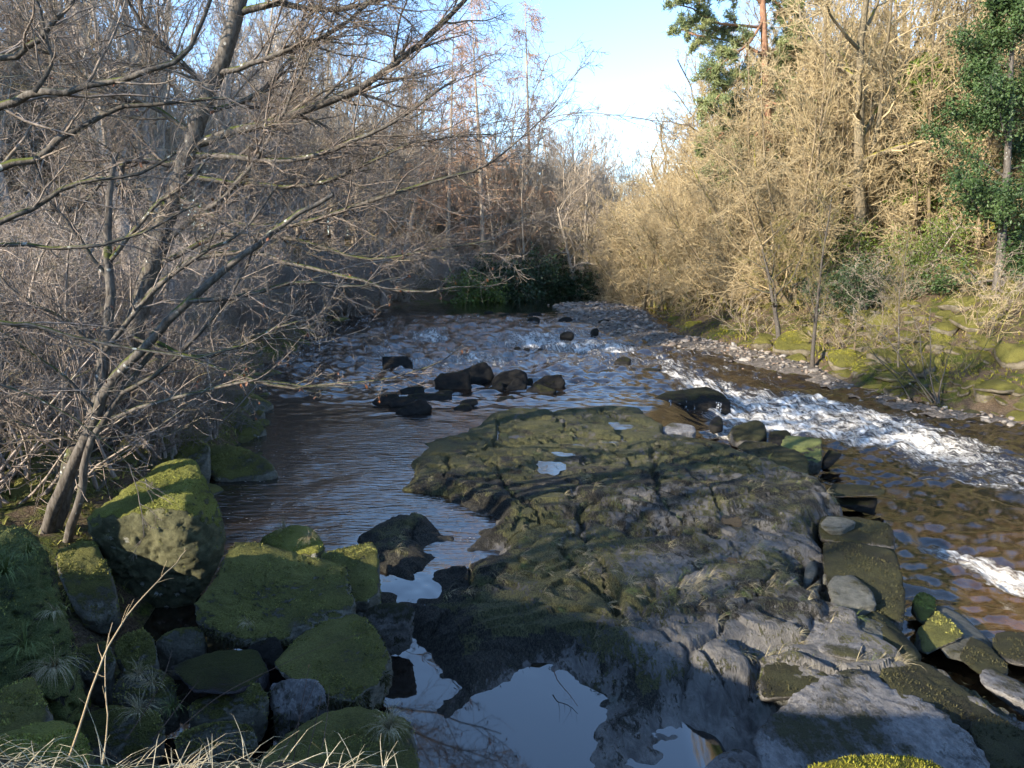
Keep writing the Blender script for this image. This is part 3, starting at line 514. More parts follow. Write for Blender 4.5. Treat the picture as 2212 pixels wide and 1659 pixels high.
# foreground left
FLg = None
rock('boulder', 'huge angular boulder with a bright green mossy top under the near tree', [(190, 1110, 8.0), (300, 1040, 8.9), (352, 990, 9.6), (418, 985, 9.6), (440, 1002, 9.3), (388, 1092, 7.85), (499, 1168, 8.35), (462, 1240, 8.15), (394, 1330, 8.1), (300, 1322, 8.1), (262, 1285, 8.1), (205, 1200, 8.0), (185, 1128, 7.95)], M_flg, T=.5, p=26, amp=.045, freq=3, sub=6, bury=.1)
rock('boulder', 'dark shaded boulder left of the huge angular one', [(112, 1190, 7.6), (165, 1162, 7.9), (208, 1168, 7.9), (250, 1258, 7.4), (260, 1330, 7.1), (180, 1330, 6.9), (130, 1260, 7.1)], M_fl, T=.5, p=14, amp=.05, sub=5, bury=.3)
rock('boulder', 'broad moss covered boulder with a peaked top at left of centre', [(413, 1318, 6.75), (470, 1235, 7.1), (500, 1172, 7.5), (548, 1168, 7.6), (660, 1218, 7.4), (745, 1222, 7.5), (772, 1282, 7.1), (776, 1320, 6.9), (700, 1335, 6.7), (600, 1385, 6.4), (480, 1372, 6.45)], M_fl, T=.6, p=20, amp=.06, freq=3, sub=6, bury=.2)
rock('boulder', 'dark cube of mossy rock behind the broad peaked boulder', [(690, 1195, 8.2), (740, 1182, 8.5), (806, 1170, 8.6), (819, 1190, 8.2), (820, 1275, 7.6), (790, 1300, 7.4), (720, 1290, 7.5)], M_fl, T=.4, p=26, amp=.035, sub=5, bury=.3)
rock('boulder', 'low boulder with grass on top at the edge of the still water', [(555, 1168, 9.0), (600, 1140, 9.4), (640, 1131, 9.6), (678, 1140, 9.4), (708, 1180, 8.8), (640, 1195, 8.6)], M_flg, T=.5, p=9, amp=.06, sub=5, bury=.4)
rock('boulder', 'shaggy dark boulder with yellow moss beside the blue pool', [(578, 1432, 5.9), (640, 1370, 6.5), (700, 1320, 7.0), (730, 1316, 7.0), (795, 1330, 6.8), (846, 1408, 6.3), (838, 1450, 6.05), (765, 1515, 5.6), (700, 1502, 5.6)], M_fl, T=.25, p=18, amp=.045, sub=6, bury=.3)
rock('boulder', 'flat mossy rock with a pale grass tuft at the bottom of the pool', [(535, 1660, 4.55), (620, 1575, 5.0), (700, 1532, 5.4), (762, 1518, 5.5), (890, 1545, 5.3), (904, 1585, 5.05), (912, 1680, 4.6), (800, 1760, 4.2), (560, 1740, 4.2)], M_fl, T=.2, p=16, amp=.035, sub=6, bury=.3)
rock('slab', 'bare purplish flat slab among the left foreground boulders', [(360, 1440, 5.9), (460, 1405, 6.2), (560, 1402, 6.3), (582, 1452, 5.9), (500, 1500, 5.45), (415, 1500, 5.4)], rockmat('purple_slab', (0.035, 0.03, 0.033), (0.075, 0.068, 0.072), (0.02, 0.024, 0.006), (0.08, 0.09, 0.02), 1.5, 1.0, .1, streak=(1, 3, 1)), T=.15, p=20, amp=.02, sub=5, cat='slab', strata=.2)
for (pts, l, m) in [([(336, 1385), (360, 1362), (425, 1352), (446, 1375), (440, 1398), (360, 1405)], 'small mossy rock under the overhang of the huge boulder', M_fl),
    ([(243, 1405), (265, 1368), (320, 1358), (342, 1400), (335, 1440), (270, 1450)], 'mossy rock left of the small one under the overhang', M_fl),
    ([(235, 1500), (262, 1452), (330, 1438), (378, 1460), (385, 1500), (300, 1530)], 'grassy round rock below the overhang', M_fl),
    ([(400, 1530), (470, 1482), (560, 1468), (588, 1500), (560, 1540), (430, 1560)], 'moss tufted rock below the purplish slab', M_fl),
    ([(578, 1480), (620, 1465), (690, 1468), (712, 1510), (640, 1545), (585, 1530)], 'flat grey stone before the shaggy dark boulder', M_grey),
    ([(150, 1420), (180, 1390), (230, 1385), (250, 1420), (230, 1460), (160, 1460)], 'small mossy stone against the left border bank', M_fl),
    ([(370, 1600), (430, 1560), (520, 1555), (560, 1590), (520, 1630), (390, 1650)], 'low mossy stone near the straw at the bottom', M_fl),
    ([(150, 1560), (230, 1520), (340, 1530), (370, 1580), (300, 1640), (170, 1640)], 'mossy lump behind the tall dry stem', M_fl),
    ([(505, 1420), (560, 1380), (600, 1375), (620, 1410), (590, 1440), (520, 1445)], 'dark stone tucked under the broad peaked boulder', M_wet),
    ([(772, 1345), (800, 1308), (850, 1300), (900, 1315), (890, 1340), (800, 1360)], 'low dark rock at the head of the blue pool', M_blk)]:
    c0 = sum(q[0] for q in pts)/len(pts); v1 = max(q[1] for q in pts); v0 = min(q[1] for q in pts)
    Yb = float(G(c0, v1, 0.35)[1]); dY = float(G(c0, v0, 0.55)[1])-Yb
    rock('boulder', l, [(u, v, Yb+0.75*dY*(v1-v)/(v1-v0)) for u, v in pts], m, T=.15, p=11, amp=.06, sub=5, bury=.4)
M_bank = rockmat('grassy_moss_face', (0.03, 0.03, 0.025), (0.08, 0.075, 0.06), (0.07, 0.09, 0.028), (0.23, 0.265, 0.085), 0.9, 1.2, 0.3, moss_up=0.3)
rock('boulder', 'steep mossy rock face with hanging grass at the left border', [(-160, 1150, 5.6), (0, 1142, 5.7), (78, 1130, 5.8), (95, 1180, 5.55), (122, 1190, 5.6), (155, 1300, 5.3), (185, 1430, 5.0), (165, 1490, 4.8), (20, 1540, 4.5), (-160, 1500, 4.6)], M_bank, T=.9, p=9, amp=.10, freq=3, sub=6, bury=.5)
rock('boulder', 'yellowish mossy rock in the bottom left corner', [(-120, 1540, 3.9), (0, 1505, 4.1), (70, 1450, 4.5), (100, 1520, 4.2), (135, 1590, 3.9), (90, 1640, 3.6), (-100, 1700, 3.3)], M_fl, T=.5, p=11, amp=.05, sub=5, bury=.6)
rock('boulder', 'low yellow moss mound at the bottom left behind the dry grass', [(-60, 1600, 3.3), (40, 1560, 3.5), (110, 1545, 3.6), (190, 1570, 3.5), (215, 1640, 3.2), (60, 1700, 2.9)], M_flg, T=.3, p=8, amp=.05, sub=5, bury=.5)
# left bank rocks beyond the near tree
for (pts, z, l) in [([(425, 985), (440, 965), (500, 958), (570, 985), (600, 1010), (560, 1030), (470, 1030)], .1, 'mossy bank rock with trailing roots at the left water edge'),
    ([(440, 920), (455, 890), (500, 884), (578, 925), (560, 940), (470, 948)], .0, 'dark tongue of rock running into the water from the left bank'),
    ([(370, 1000), (392, 950), (420, 940), (455, 965), (450, 1000), (400, 1020)], .3, 'rounded bright mossy rock on the left bank'),
    ([(230, 1000), (270, 940), (330, 930), (380, 960), (370, 1010), (270, 1030)], .4, 'broad mossy rock behind the near tree stems'),
    ([(0, 1080), (40, 1030), (110, 1020), (150, 1060), (130, 1110), (20, 1120)], .6, 'mossy rock behind the leftmost stems'),
    ([(290, 950), (320, 890), (380, 880), (440, 900), (440, 950), (340, 965)], .3, 'dark mossy rock under the leaning trunk'),
    ([(-60, 1000), (10, 940), (90, 930), (150, 980), (120, 1020), (-30, 1030)], .8, 'pale mossy rock high on the left bank'),
    ([(440, 880), (470, 850), (520, 840), (545, 860), (520, 885), (460, 895)], .1, 'small dark rock further up the left water edge')]:
    facing(l, pts, max(q[1] for q in pts), z, M_fl, top=.8, T=.8, p=12, amp=.06, sub=5, bury=.5)
# sunlit right bank
g = 'mossy boulders on the sunlit right bank'
for (u, v, a, b, z, l, m) in [(1822, 772, 34, 22, .3, 'large brown faced boulder on the right bank above the cobbles', M_rb), (1875, 790, 38, 16, .2, 'flat dark boulder right of the large brown faced one', M_rb), (1715, 735, 45, 24, .5, 'long mossy boulder sloping up above the middle of the cobbles', M_rb),
    (1770, 700, 40, 20, .9, 'yellow mossy boulder higher above the cobbles', M_rb), (1925, 835, 30, 12, -.3, 'low flat mossy slab at the edge of the white water', M_rb), (1975, 855, 36, 13, -.4, 'flat golden mossy slab by the white water', M_rb), (2025, 868, 30, 14, -.45, 'round mossy boulder in a row at the waterline', M_rb),
    (2070, 875, 40, 17, -.45, 'wide mossy boulder at the waterline before the wedge', M_rb), (2110, 893, 34, 17, -.48, 'dark wedge boulder dipping into the right channel', M_blk), (2165, 882, 42, 24, -.45, 'big round boulder at the right waterline', M_rb), (2195, 905, 24, 12, -.48, 'small brown boulder at the water by the right border', M_rb),
    (2030, 810, 30, 24, .2, 'upright dark mossy block on the right bank', M_rb), (1950, 800, 40, 14, .1, 'low mossy boulder beneath the leaning thin stem', M_rb), (2140, 830, 40, 20, .2, 'mossy boulder above the round one near the right border', M_rb), (1690, 690, 30, 16, .9, 'mossy boulder among the twigs left of the yellow one', M_rb),
    (1945, 690, 45, 22, 1.4, 'large pale mossy boulder higher on the right bank', M_rb), (1880, 720, 40, 18, 1.0, 'mossy boulder half way up the right bank', M_rb), (2060, 720, 50, 22, 1.3, 'broad green boulder high on the right bank', M_rb), (2150, 760, 40, 22, .9, 'mossy boulder beside the right border trunk', M_rb),
    (1610, 720, 26, 10, .3, 'mossy mound at the back of the cobble bar', M_rb), (1660, 745, 26, 9, .2, 'small mossy mound behind the cobbles', M_rb), (1500, 700, 24, 10, .4, 'mossy rock at the foot of the golden bushes', M_rb), (1460, 690, 20, 8, .4, 'green mossy hump beside the golden bushes', M_rb), (1900, 855, 22, 8, -.4, 'dark small slab at the foot of the cobbles', M_blk)]:
    rs = np.random.default_rng(hash_(l)); pts = []
    for k in range(9):
        th = 2*math.pi*k/9; s = 0.8+0.35*rs.random(); pts.append((u+a*s*math.cos(th), v-b*s*math.sin(th)))
    facing(l, pts, v+b*.8, z, m, top=1.2, T=1.0, p=10, amp=.07, sub=4, bury=.4, group=g)
# many alike mossy boulders
rs = np.random.default_rng(5); protos = []
for k in range(6):
    pts = rs.normal(size=(14, 3)); pts /= np.linalg.norm(pts, axis=1)[:, None]; pts *= np.array([1, .8, .55])
    V, F = rock_verts(pts, 3, 10, .06, 2, 50+k); V[:, 2] -= V[:, 2].min()*0.6
    protos.append((V, F))
pm_rb = [mesh('boulder', V, F, M_rb) for V, F in protos]; pm_fl = [mesh('boulder', V, F, M_fl) for V, F in protos]
def strew(n, pm, pick, label, group, cat, name, smin, smax, seed, sink=0.0):
    rs = np.random.default_rng(seed); k = 0
    while k < n:
        x, y = pick(rs); s = smin+(smax-smin)*rs.random()**2
        o = obj(name, pm[rs.integers(len(pm))], loc=(x, y, max(gz(x, y), float(water_level(np.array(x), np.array(y))))-sink*s))
        o.rotation_euler = (rs.normal()*.15, rs.normal()*.15, rs.random()*6.28); o.scale = (s, s*(.7+.5*rs.random()), s*(.6+.5*rs.random()))
        tag(o, label, cat, group); k += 1
def on_right(d0, d1, a0, a1):
    L = [tuple(p) for p in RBs]
    def f(rs):
        i = a0+(a1-a0)*rs.random(); j = int(i); fr = i-j; p = np.array(L[j])*(1-fr)+np.array(L[j+1])*fr
        t = np.array(L[j+1])-np.array(L[j]); t /= np.linalg.norm(t); n = np.array([-t[1], t[0]]); d = d0+(d1-d0)*rs.random()
        q = p+n*d; return q[0], q[1]
    return f
_k = lambda y: float(np.argmin(np.abs(RBs[:, 1]-y)))
strew(210, pm_rb, on_right(.2, 8, _k(34), _k(14)), 'moss grown boulder lying in the tumble on the sunlit right bank', 'tumbled mossy boulders of the right bank', 'boulder', 'mossy_boulder', .3, 1.15, 11, .2)
strew(80, pm_rb, on_right(-.2, 1.0, _k(27), _k(13)), 'mossy boulder in the row along the right waterline', 'boulders along the right waterline', 'boulder', 'mossy_boulder', .3, .7, 15, .3)
def on_left(rs):
    i = rs.integers(8, 34); p = LBs[i]+(LBs[i+1]-LBs[i])*rs.random(); return p[0]-rs.random()**1.5*5+.4, p[1]
strew(70, pm_fl, on_left, 'mossy boulder in shade along the left bank', 'shaded boulders of the left bank', 'boulder', 'shaded_boulder', .25, .9, 12, .3)
# cobble bar
M_cob = rockmat('cobble_stone', (0.17, 0.155, 0.135), (0.40, 0.37, 0.33), (0.10, 0.10, 0.03), (0.16, 0.15, 0.05), 1.9, 3.0, hair=.2)
t = NT('cobble'); r = t.rnd(); n = t.noise(t.coord(), 6, 4)
cr = t.n('ValToRGB', {'Fac': r}); el = cr.node.color_ramp.elements
for pos, c in [(0.0, (0.05, 0.042, 0.038)), (0.25, (0.13, 0.105, 0.085)), (0.5, (0.21, 0.185, 0.155)), (0.7, (0.16, 0.105, 0.07)), (0.85, (0.28, 0.26, 0.24)), (1.0, (0.07, 0.066, 0.068))]:
    if pos in (0.0, 1.0): e = el[0 if pos == 0 else -1]
    else: e = el.new(pos)
    e.color = (*c, 1)
M_cobble = t.done(Base_Color=t.mix(t.ramp(n, .35, .7), cr, (0.2, 0.185, 0.165)), Roughness=.75)
cv = []
for k in range(5):
    pts = rs.normal(size=(12, 3)); pts /= np.linalg.norm(pts, axis=1)[:, None]; pts *= np.array([1, .75, .45])
    V, F = rock_verts(pts, 2, 7, .03, 2, 80+k); cv.append((V, F))
pm_c = [mesh('cobble', V, F, M_cobble) for V, F in cv]
BAR = [tuple(G(u, v, z)[:2]) for u, v, z in [(1195, 660, .45), (1300, 655, .5), (1380, 665, .5), (1430, 705, .5), (1560, 722, .4), (1650, 745, .3), (1740, 765, .2), (1800, 790, .0), (1830, 830, -.3), (1930, 860, -.45), (2060, 884, -.47), (2215, 906, -.47), (2215, 922, -.5), (2060, 900, -.5), (1960, 880, -.48), (1850, 850, -.42), (1765, 823, -.3), (1665, 801, -.15), (1560, 767, 0), (1440, 746, .1), (1375, 726, .25), (1310, 705, .4), (1230, 690, .45)]]
bx, by = np.array(BAR).T; cand = []
while len(cand) < 2800:
    x, y = rs.uniform(bx.min()-.5, bx.max()+.5, 400), rs.uniform(by.min()-.5, by.max()+.5, 400); d = sdf(x, y, BAR)
    for xx, yy, dd in zip(x, y, d):
        if dd < 0.15 or (dd < 1.0 and rs.random() < .10): cand.append((xx, yy, dd))
cand = cand[:2800]
st = []
for (x, y, d) in cand:
    s = (0.055+0.10*rs.random()**2+0.22*rs.random()**9)*(1.0+0.012*(y-25)); wl = float(water_level(np.array(x), np.array(y)))
    z = wl+0.02+0.16*max(0, min(1, -d/1.2))+rs.random()*0.05 if d < 0 else wl-0.02
    st.append((x, y, z, s, rs.integers(5), rs.random()*6.28, rs.normal()*.25, rs.normal()*.25, .7+.5*rs.random()))
vis = sorted(range(len(st)), key=lambda i: -st[i][3]/st[i][1])
for i in vis[:300]:
    x, y, z, s, k, rz, rx, ry, q = st[i]; o = obj('cobble', pm_c[k], loc=(x, y, z)); o.rotation_euler = (rx, ry, rz); o.scale = (s, s*q, s)
    tag(o, 'larger rounded cobble on the stony bar under the right bank', 'cobble', 'cobbles of the stony bar')
VV, FF, nn = [], [], 0
t = NT('cobble_mass'); cid = t.attr('cid'); cr = t.n('ValToRGB', {'Fac': cid}); el = cr.node.color_ramp.elements
for pos, c in [(0.0, (0.05, 0.042, 0.038)), (0.25, (0.13, 0.105, 0.085)), (0.5, (0.21, 0.185, 0.155)), (0.7, (0.16, 0.105, 0.07)), (0.85, (0.28, 0.26, 0.24)), (1.0, (0.07, 0.066, 0.068))]:
    e = el[0 if pos == 0 else -1] if pos in (0.0, 1.0) else el.new(pos); e.color = (*c, 1)
M_cm = t.done(Base_Color=cr, Roughness=.75); cids = []
for i in vis[300:]:
    x, y, z, s, k, rz, rx, ry, q = st[i]; V, F = cv[k]; c, sn = math.cos(rz), math.sin(rz)
    W = V*np.array([s, s*q, s]); W = np.stack([W[:, 0]*c-W[:, 1]*sn+x, W[:, 0]*sn+W[:, 1]*c+y, W[:, 2]+z], -1); VV.append(W); FF.append(F+nn); nn += len(W); cids.append(np.full(len(W), rs.random()))
tag(obj('cobble_bed', mesh('cobble_bed', np.vstack(VV), np.vstack(FF), M_cm, attrs=dict(cid=np.concatenate(cids)))), 'bed of small mixed grey and brown cobbles along the right bank', 'cobbles', kind='stuff')
# gravel beach under the bar
n0 = len(BAR); cxy = np.array(BAR).mean(0)
gX, gY = np.meshgrid(np.linspace(bx.min(), bx.max(), 60), np.linspace(by.min(), by.max(), 120)); d = sdf(gX, gY, BAR)
gZ = water_level(gX, gY)+0.02+0.15*np.clip(-d/1.2, -0.8, 1)
t = NT('gravel'); gc = t.n('TexVoronoi', {'Vector': t.coord(), 'Scale': 14.0}, out=1); gsep = t.n('SeparateColor', {0: gc})
M_grav = t.done(Base_Color=t.mix(gsep, (0.045, 0.036, 0.028), (0.17, 0.145, 0.12)), Roughness=.9, Normal=t.bump(t.n('TexVoronoi', {'Vector': t.coord(), 'Scale': 14.0}), .8, .05))
F = grid_faces(*gX.shape); kf = (d < 0.6).ravel()[F].all(1)
tag(obj('gravel_bar', mesh('gravel_bar', np.stack([gX, gY, gZ], -1).reshape(-1, 3), F[kf], M_grav)), 'gravel bar under the cobbles on the right bank', 'gravel', kind='structure')
# ------------------------------------------------------------------ branching
UP = np.array([0, 0, 1.0])
def unit(v): return v/np.maximum(np.linalg.norm(v, axis=-1, keepdims=True), 1e-9)
def tubes(P, Rr, S):
    """P (N,K,3), Rr (N,K): N tubes of K rings with S sides"""
    N, K, _ = P.shape; T = np.gradient(P, axis=1); T = unit(T)
    m = unit(P[:, -1]-P[:, 0]); ref = np.where(np.abs(m[:, 2:3]) > 0.8, np.array([[1.0, 0.13, 0]]), np.array([[0.1, 0.07, 1.0]]))
    n = ref[:, None, :]-(ref[:, None, :]*T).sum(-1, keepdims=True)*T; n = unit(n); b = np.cross(T, n)
    a = np.arange(S)*2*np.pi/S
    V = P[:, :, None, :]+Rr[:, :, None, None]*(np.cos(a)[None, None, :, None]*n[:, :, None, :]+np.sin(a)[None, None, :, None]*b[:, :, None, :])
    i = np.arange(N*K*S).reshape(N, K, S); j = np.roll(i, -1, axis=2)
    F = np.stack([i[:, :-1], j[:, :-1], j[:, 1:], i[:, 1:]], -1).reshape(-1, 4)
    return V.reshape(-1, 3), F
def join(parts):
    V, F, n = [], [], 0
    for v, f in parts: V.append(v); F.append(f+n); n += len(v)
    return np.vstack(V), [f for f in F]
def grow(rs, P, Rr, per, K, t0=.2, t1=1., ang=(50, 12), L=(.5, .2), Labs=None, wander=.12, trop=.05, rr=.6, rmin=.003, flat=0., taper=.25, shape=.5, droop=0., kink=0.):
    """children of the branches P: per each, at t0..t1 along them"""
    N, Kp, _ = P.shape; M = N*per
    idx = np.repeat(np.arange(N), per); t = t0+(t1-t0)*((np.tile(np.arange(per), N)+rs.random(M))/per)
    f = t*(Kp-1); i = np.minimum(f.astype(int), Kp-2); fr = (f-i)[:, None]
    base = P[idx, i]*(1-fr)+P[idx, i+1]*fr; tan = unit(P[idx, i+1]-P[idx, i]); r0 = (Rr[idx, i]*(1-fr[:, 0])+Rr[idx, i+1]*fr[:, 0])
    plen = np.linalg.norm(np.diff(P, axis=1), axis=2).sum(1)[idx]
    ln = (plen*np.clip(rs.normal(L[0], L[1]*L[0], M), .15*L[0], 3*L[0])*(1-shape*t)) if Labs is None else np.clip(rs.normal(Labs[0], Labs[1], M), Labs[0]*.25, Labs[0]*2.5)*(1-shape*t)
    rv = unit(rs.normal(size=(M, 3))); 
    if flat: rv = unit(rv*np.array([1, 1, 1-flat]))
    pr = unit(rv-(rv*tan).sum(1, keepdims=True)*tan); a = np.radians(np.clip(rs.normal(ang[0], ang[1], M), 8, 120))[:, None]
    d = unit(np.cos(a)*tan+np.sin(a)*pr); Q = np.zeros((M, K, 3)); Q[:, 0] = base; st = (ln/(K-1))[:, None]
    tr = np.broadcast_to(np.asarray(trop, float), (3,)) if np.ndim(trop) else UP*trop
    for k in range(1, K):
        d = unit(d+wander*rs.normal(size=(M, 3))+tr-UP*droop*k/K); Q[:, k] = Q[:, k-1]+d*st
    R0 = np.maximum(r0*rr, rmin)[:, None]; q = Q
    RR = np.maximum(R0*(1-(1-taper)*np.linspace(0, 1, K)[None, :]), rmin*.7)
    return Q, RR
def stem(rs, H, r0, K=12, lean=(0, 0), wander=.05, r1=.25, base=(0, 0, 0), bend=0.):
    d = np.array([lean[0], lean[1], 1.0]); d /= np.linalg.norm(d); P = [np.array(base, float)]
    for k in range(1, K):
        d = d+rs.normal(size=3)*wander*np.array([1, 1, .3])+UP*bend; d /= np.linalg.norm(d); P.append(P[-1]+d*H/(K-1))
    t = np.linspace(0, 1, K); rad = r0*(1-(1-r1)*t); rad[0] *= 1.35
    return np.array(P)[None], rad[None]
def prototype(kind, seed):
    rs = np.random.default_rng(seed); tr, cr = [], []
    if kind == 'oak':          # spreading bare crown
        P, r = stem(rs, 11, .30, wander=.07, r1=.3); A = grow(rs, P, r, 11, 9, .28, 1, (52, 12), Labs=(6.5, 1.2), wander=.16, trop=.06, rr=.55, rmin=.05, shape=.35)
        B = grow(rs, *A, 6, 6, .2, 1, (46, 14), L=(.45, .25), wander=.2, trop=.05, rr=.55, rmin=.022); Cc = grow(rs, *B, 7, 5, .15, 1, (45, 15), L=(.5, .3), wander=.22, trop=.05, rr=.5, rmin=.011)
        E = grow(rs, *Cc, 7, 4, .1, 1, (42, 15), L=(.55, .3), wander=.22, trop=.04, rr=.5, rmin=.009); F_ = grow(rs, *E, 2, 3, .2, .9, (40, 12), L=(.5, .3), wander=.2, rr=.6, rmin=.008)
        tr = [tubes(P, r, 8), tubes(*A, 5)]; cr = [tubes(*B, 4), tubes(*Cc, 3), tubes(*E, 3), tubes(*F_, 3)]
    elif kind == 'ash':        # tall, rising limbs
        P, r = stem(rs, 17, .22, wander=.035, r1=.15); A = grow(rs, P, r, 20, 8, .25, 1, (42, 8), Labs=(4.6, .9), wander=.1, trop=.12, rr=.5, rmin=.03, shape=.5)
        B = grow(rs, *A, 6, 5, .2, 1, (40, 12), L=(.45, .25), wander=.14, trop=.10, rr=.5, rmin=.015); Cc = grow(rs, *B, 7, 4, .15, 1, (38, 12), L=(.5, .3), wander=.16, trop=.08, rr=.5, rmin=.008)
        E = grow(rs, *Cc, 6, 3, .1, 1, (38, 12), L=(.55, .3), wander=.16, trop=.06, rr=.6, rmin=.008)
        tr = [tubes(P, r, 7), tubes(*A, 4)]; cr = [tubes(*B, 3), tubes(*Cc, 3), tubes(*E, 3)]
    elif kind == 'bush':       # many stems, dense fine twigs to the ground
        Ps = [stem(rs, 6.2*(.6+.5*rs.random()), .06, 9, (rs.normal()*.45, rs.normal()*.45), .07, .2, (rs.normal()*.4, rs.normal()*.4, 0), .03) for _ in range(14)]
        P = np.concatenate([p for p, _ in Ps]); r = np.concatenate([q for _, q in Ps]); A = grow(rs, P, r, 10, 6, .1, 1, (55, 18), Labs=(2.0, .6), wander=.2, trop=.03, rr=.5, rmin=.013, shape=.4)
        B = grow(rs, *A, 8, 5, .1, 1, (50, 18), L=(.5, .3), wander=.26, trop=.03, rr=.5, rmin=.007); Cc = grow(rs, *B, 6, 3, .1, 1, (50, 18), L=(.6, .3), wander=.26, trop=.02, rr=.6, rmin=.007)
        tr = [tubes(P, r, 5)]; cr = [tubes(*A, 4), tubes(*B, 3), tubes(*Cc, 3)]
    elif kind == 'brush':      # low tangle
        Ps = [stem(rs, 2.6*(.6+.6*rs.random()), .022, 7, (rs.normal()*.7, rs.normal()*.7), .16, .25, (rs.normal()*.35, rs.normal()*.35, 0)) for _ in range(12)]
        P = np.concatenate([p for p, _ in Ps]); r = np.concatenate([q for _, q in Ps]); A = grow(rs, P, r, 7, 5, .2, 1, (50, 16), L=(.4, .3), wander=.2, rr=.55, rmin=.008)
        B = grow(rs, *A, 6, 4, .1, 1, (48, 16), L=(.5, .3), wander=.2, rr=.55, rmin=.005)
        tr = [tubes(P, r, 4)]; cr = [tubes(*A, 3), tubes(*B, 3)]
    elif kind == 'sapling':    # thin slender poles
        P, r = stem(rs, 9, .07, 10, wander=.05, r1=.15); A = grow(rs, P, r, 22, 5, .2, 1, (48, 10), Labs=(1.9, .5), wander=.12, trop=.08, rr=.45, rmin=.012, shape=.5)
        B = grow(rs, *A, 7, 4, .1, 1, (42, 12), L=(.5, .3), wander=.16, trop=.05, rr=.5, rmin=.007); Cc = grow(rs, *B, 5, 3, .1, 1, (40, 12), L=(.55, .3), wander=.15, rr=.6, rmin=.005)
        tr = [tubes(P, r, 6)]; cr = [tubes(*A, 3), tubes(*B, 3), tubes(*Cc, 3)]
    elif kind == 'larch':      # straight mast, drooping branches with hanging twigs
        P, r = stem(rs, 24, .26, 14, wander=.012, r1=.08); A = grow(rs, P, r, 64, 7, .16, .99, (82, 8), Labs=(6.2, .9), wander=.06, trop=-.02, rr=.22, rmin=.02, shape=.84, droop=.22)
        A[0][:, -2:, 2] += .25
        B = grow(rs, *A, 11, 4, .15, 1, (60, 14), Labs=(1.2, .4), wander=.12, trop=-.22, rr=.5, rmin=.018, shape=.3); Cc = grow(rs, *B, 6, 3, .1, 1, (45, 14), L=(.5, .3), wander=.16, trop=-.06, rr=.6, rmin=.013)
        tr = [tubes(P, r, 8)]; cr = [tubes(*A, 4), tubes(*B, 3), tubes(*Cc, 3)]
    return join(tr), join(cr)
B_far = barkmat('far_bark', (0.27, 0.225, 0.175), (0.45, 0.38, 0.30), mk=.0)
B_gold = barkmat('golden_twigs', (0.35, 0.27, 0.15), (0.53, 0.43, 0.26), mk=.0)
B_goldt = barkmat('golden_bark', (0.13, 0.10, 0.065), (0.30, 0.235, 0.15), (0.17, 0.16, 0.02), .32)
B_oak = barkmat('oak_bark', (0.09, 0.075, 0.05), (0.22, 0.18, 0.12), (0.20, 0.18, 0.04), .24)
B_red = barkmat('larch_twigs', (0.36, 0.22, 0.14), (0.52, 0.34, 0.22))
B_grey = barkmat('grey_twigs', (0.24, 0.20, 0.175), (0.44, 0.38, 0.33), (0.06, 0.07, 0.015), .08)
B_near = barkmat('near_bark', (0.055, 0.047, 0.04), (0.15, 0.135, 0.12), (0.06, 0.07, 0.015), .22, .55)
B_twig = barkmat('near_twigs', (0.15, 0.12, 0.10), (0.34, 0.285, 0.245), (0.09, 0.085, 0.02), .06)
PROTO = {}
def proto(kind, seed, mt, mc):
    if (kind, seed) not in PROTO:
        (v, f), (v2, f2_) = prototype(kind, seed); PROTO[(kind, seed)] = (mesh(kind+'_trunk', v, f, mt), mesh(kind+'_crown', v2, f2_, mc))
    return PROTO[(kind, seed)]
def paint(o, m): o.material_slots[0].link = 'OBJECT'; o.material_slots[0].material = m
KIND = {'oak': 'oak_tree', 'ash': 'ash_tree', 'sapling': 'young_tree', 'bush': 'bare_bush', 'brush': 'bare_shrub'}
def plant(kind, seed, x, y, s, rz, mt, mc, name, label, cat='tree', group=None, z=None, lean=(0, 0), sz=1.0):
    a, b = proto(kind, seed, mt, mc); e = empty(KIND[kind] if name == 'bare_tree' else name, (x, y, (gz(x, y) if z is None else z)-.1), rz, (s, s, s*sz))
    e.rotation_euler = (lean[0], lean[1], rz)
    paint(obj('trunk', a, e), mt); paint(obj('crown', b, e), mc); tag(e, label, cat, group); return e
rs = np.random.default_rng(77)
def at(u, Y): return float(D(u, 600, Y)[0])
# far bend: larches and broadleaves behind the head of the river
for u, Y, s, l in [(1152, 79, 1.2, 'rightmost drooping larch rising against the sky at the bend'), (1045, 74, 1.2, 'taller leaning larch left of the rightmost one'), (965, 70, 1.05, 'larch half hidden behind the near branches at the bend'), (900, 74, .96, 'larch seen through twigs farthest left of the bend')]:
    plant('larch', 3, at(u, Y), Y, s, rs.random()*6, B_far, B_red, 'larch_tree', l, group='larches at the river bend')
for u, Y, s, sd, l in [(1245, 80, 1.05, 2, 'broad bare tree on the skyline right of the larches'), (1300, 92, .85, 1, 'pale bare tree at the low point of the skyline'), (1345, 100, .8, 2, 'farthest thin bare tree in the gap between the banks'), (1195, 88, .95, 1, 'bare tree standing behind the rightmost larch')]:
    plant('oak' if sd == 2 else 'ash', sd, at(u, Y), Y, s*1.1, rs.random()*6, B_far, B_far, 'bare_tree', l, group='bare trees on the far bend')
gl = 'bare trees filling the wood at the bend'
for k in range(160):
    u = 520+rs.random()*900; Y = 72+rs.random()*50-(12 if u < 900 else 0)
    plant(['ash', 'sapling', 'oak'][k % 3], 1 if k % 3 == 0 else (4 if k % 3 == 1 else 2), at(u, Y), Y, (.6+.25*rs.random())*(1.2 if k % 3 == 1 else 1.0)*float(np.interp(u, [520, 850, 960, 1150, 1260, 1330, 1420], [1.75, 1.65, 1.5, 1.35, 1.3, 1.0, .95])), rs.random()*6, B_far, B_far, 'bare_tree', 'bare tree in the thicket at the river bend', group=gl)
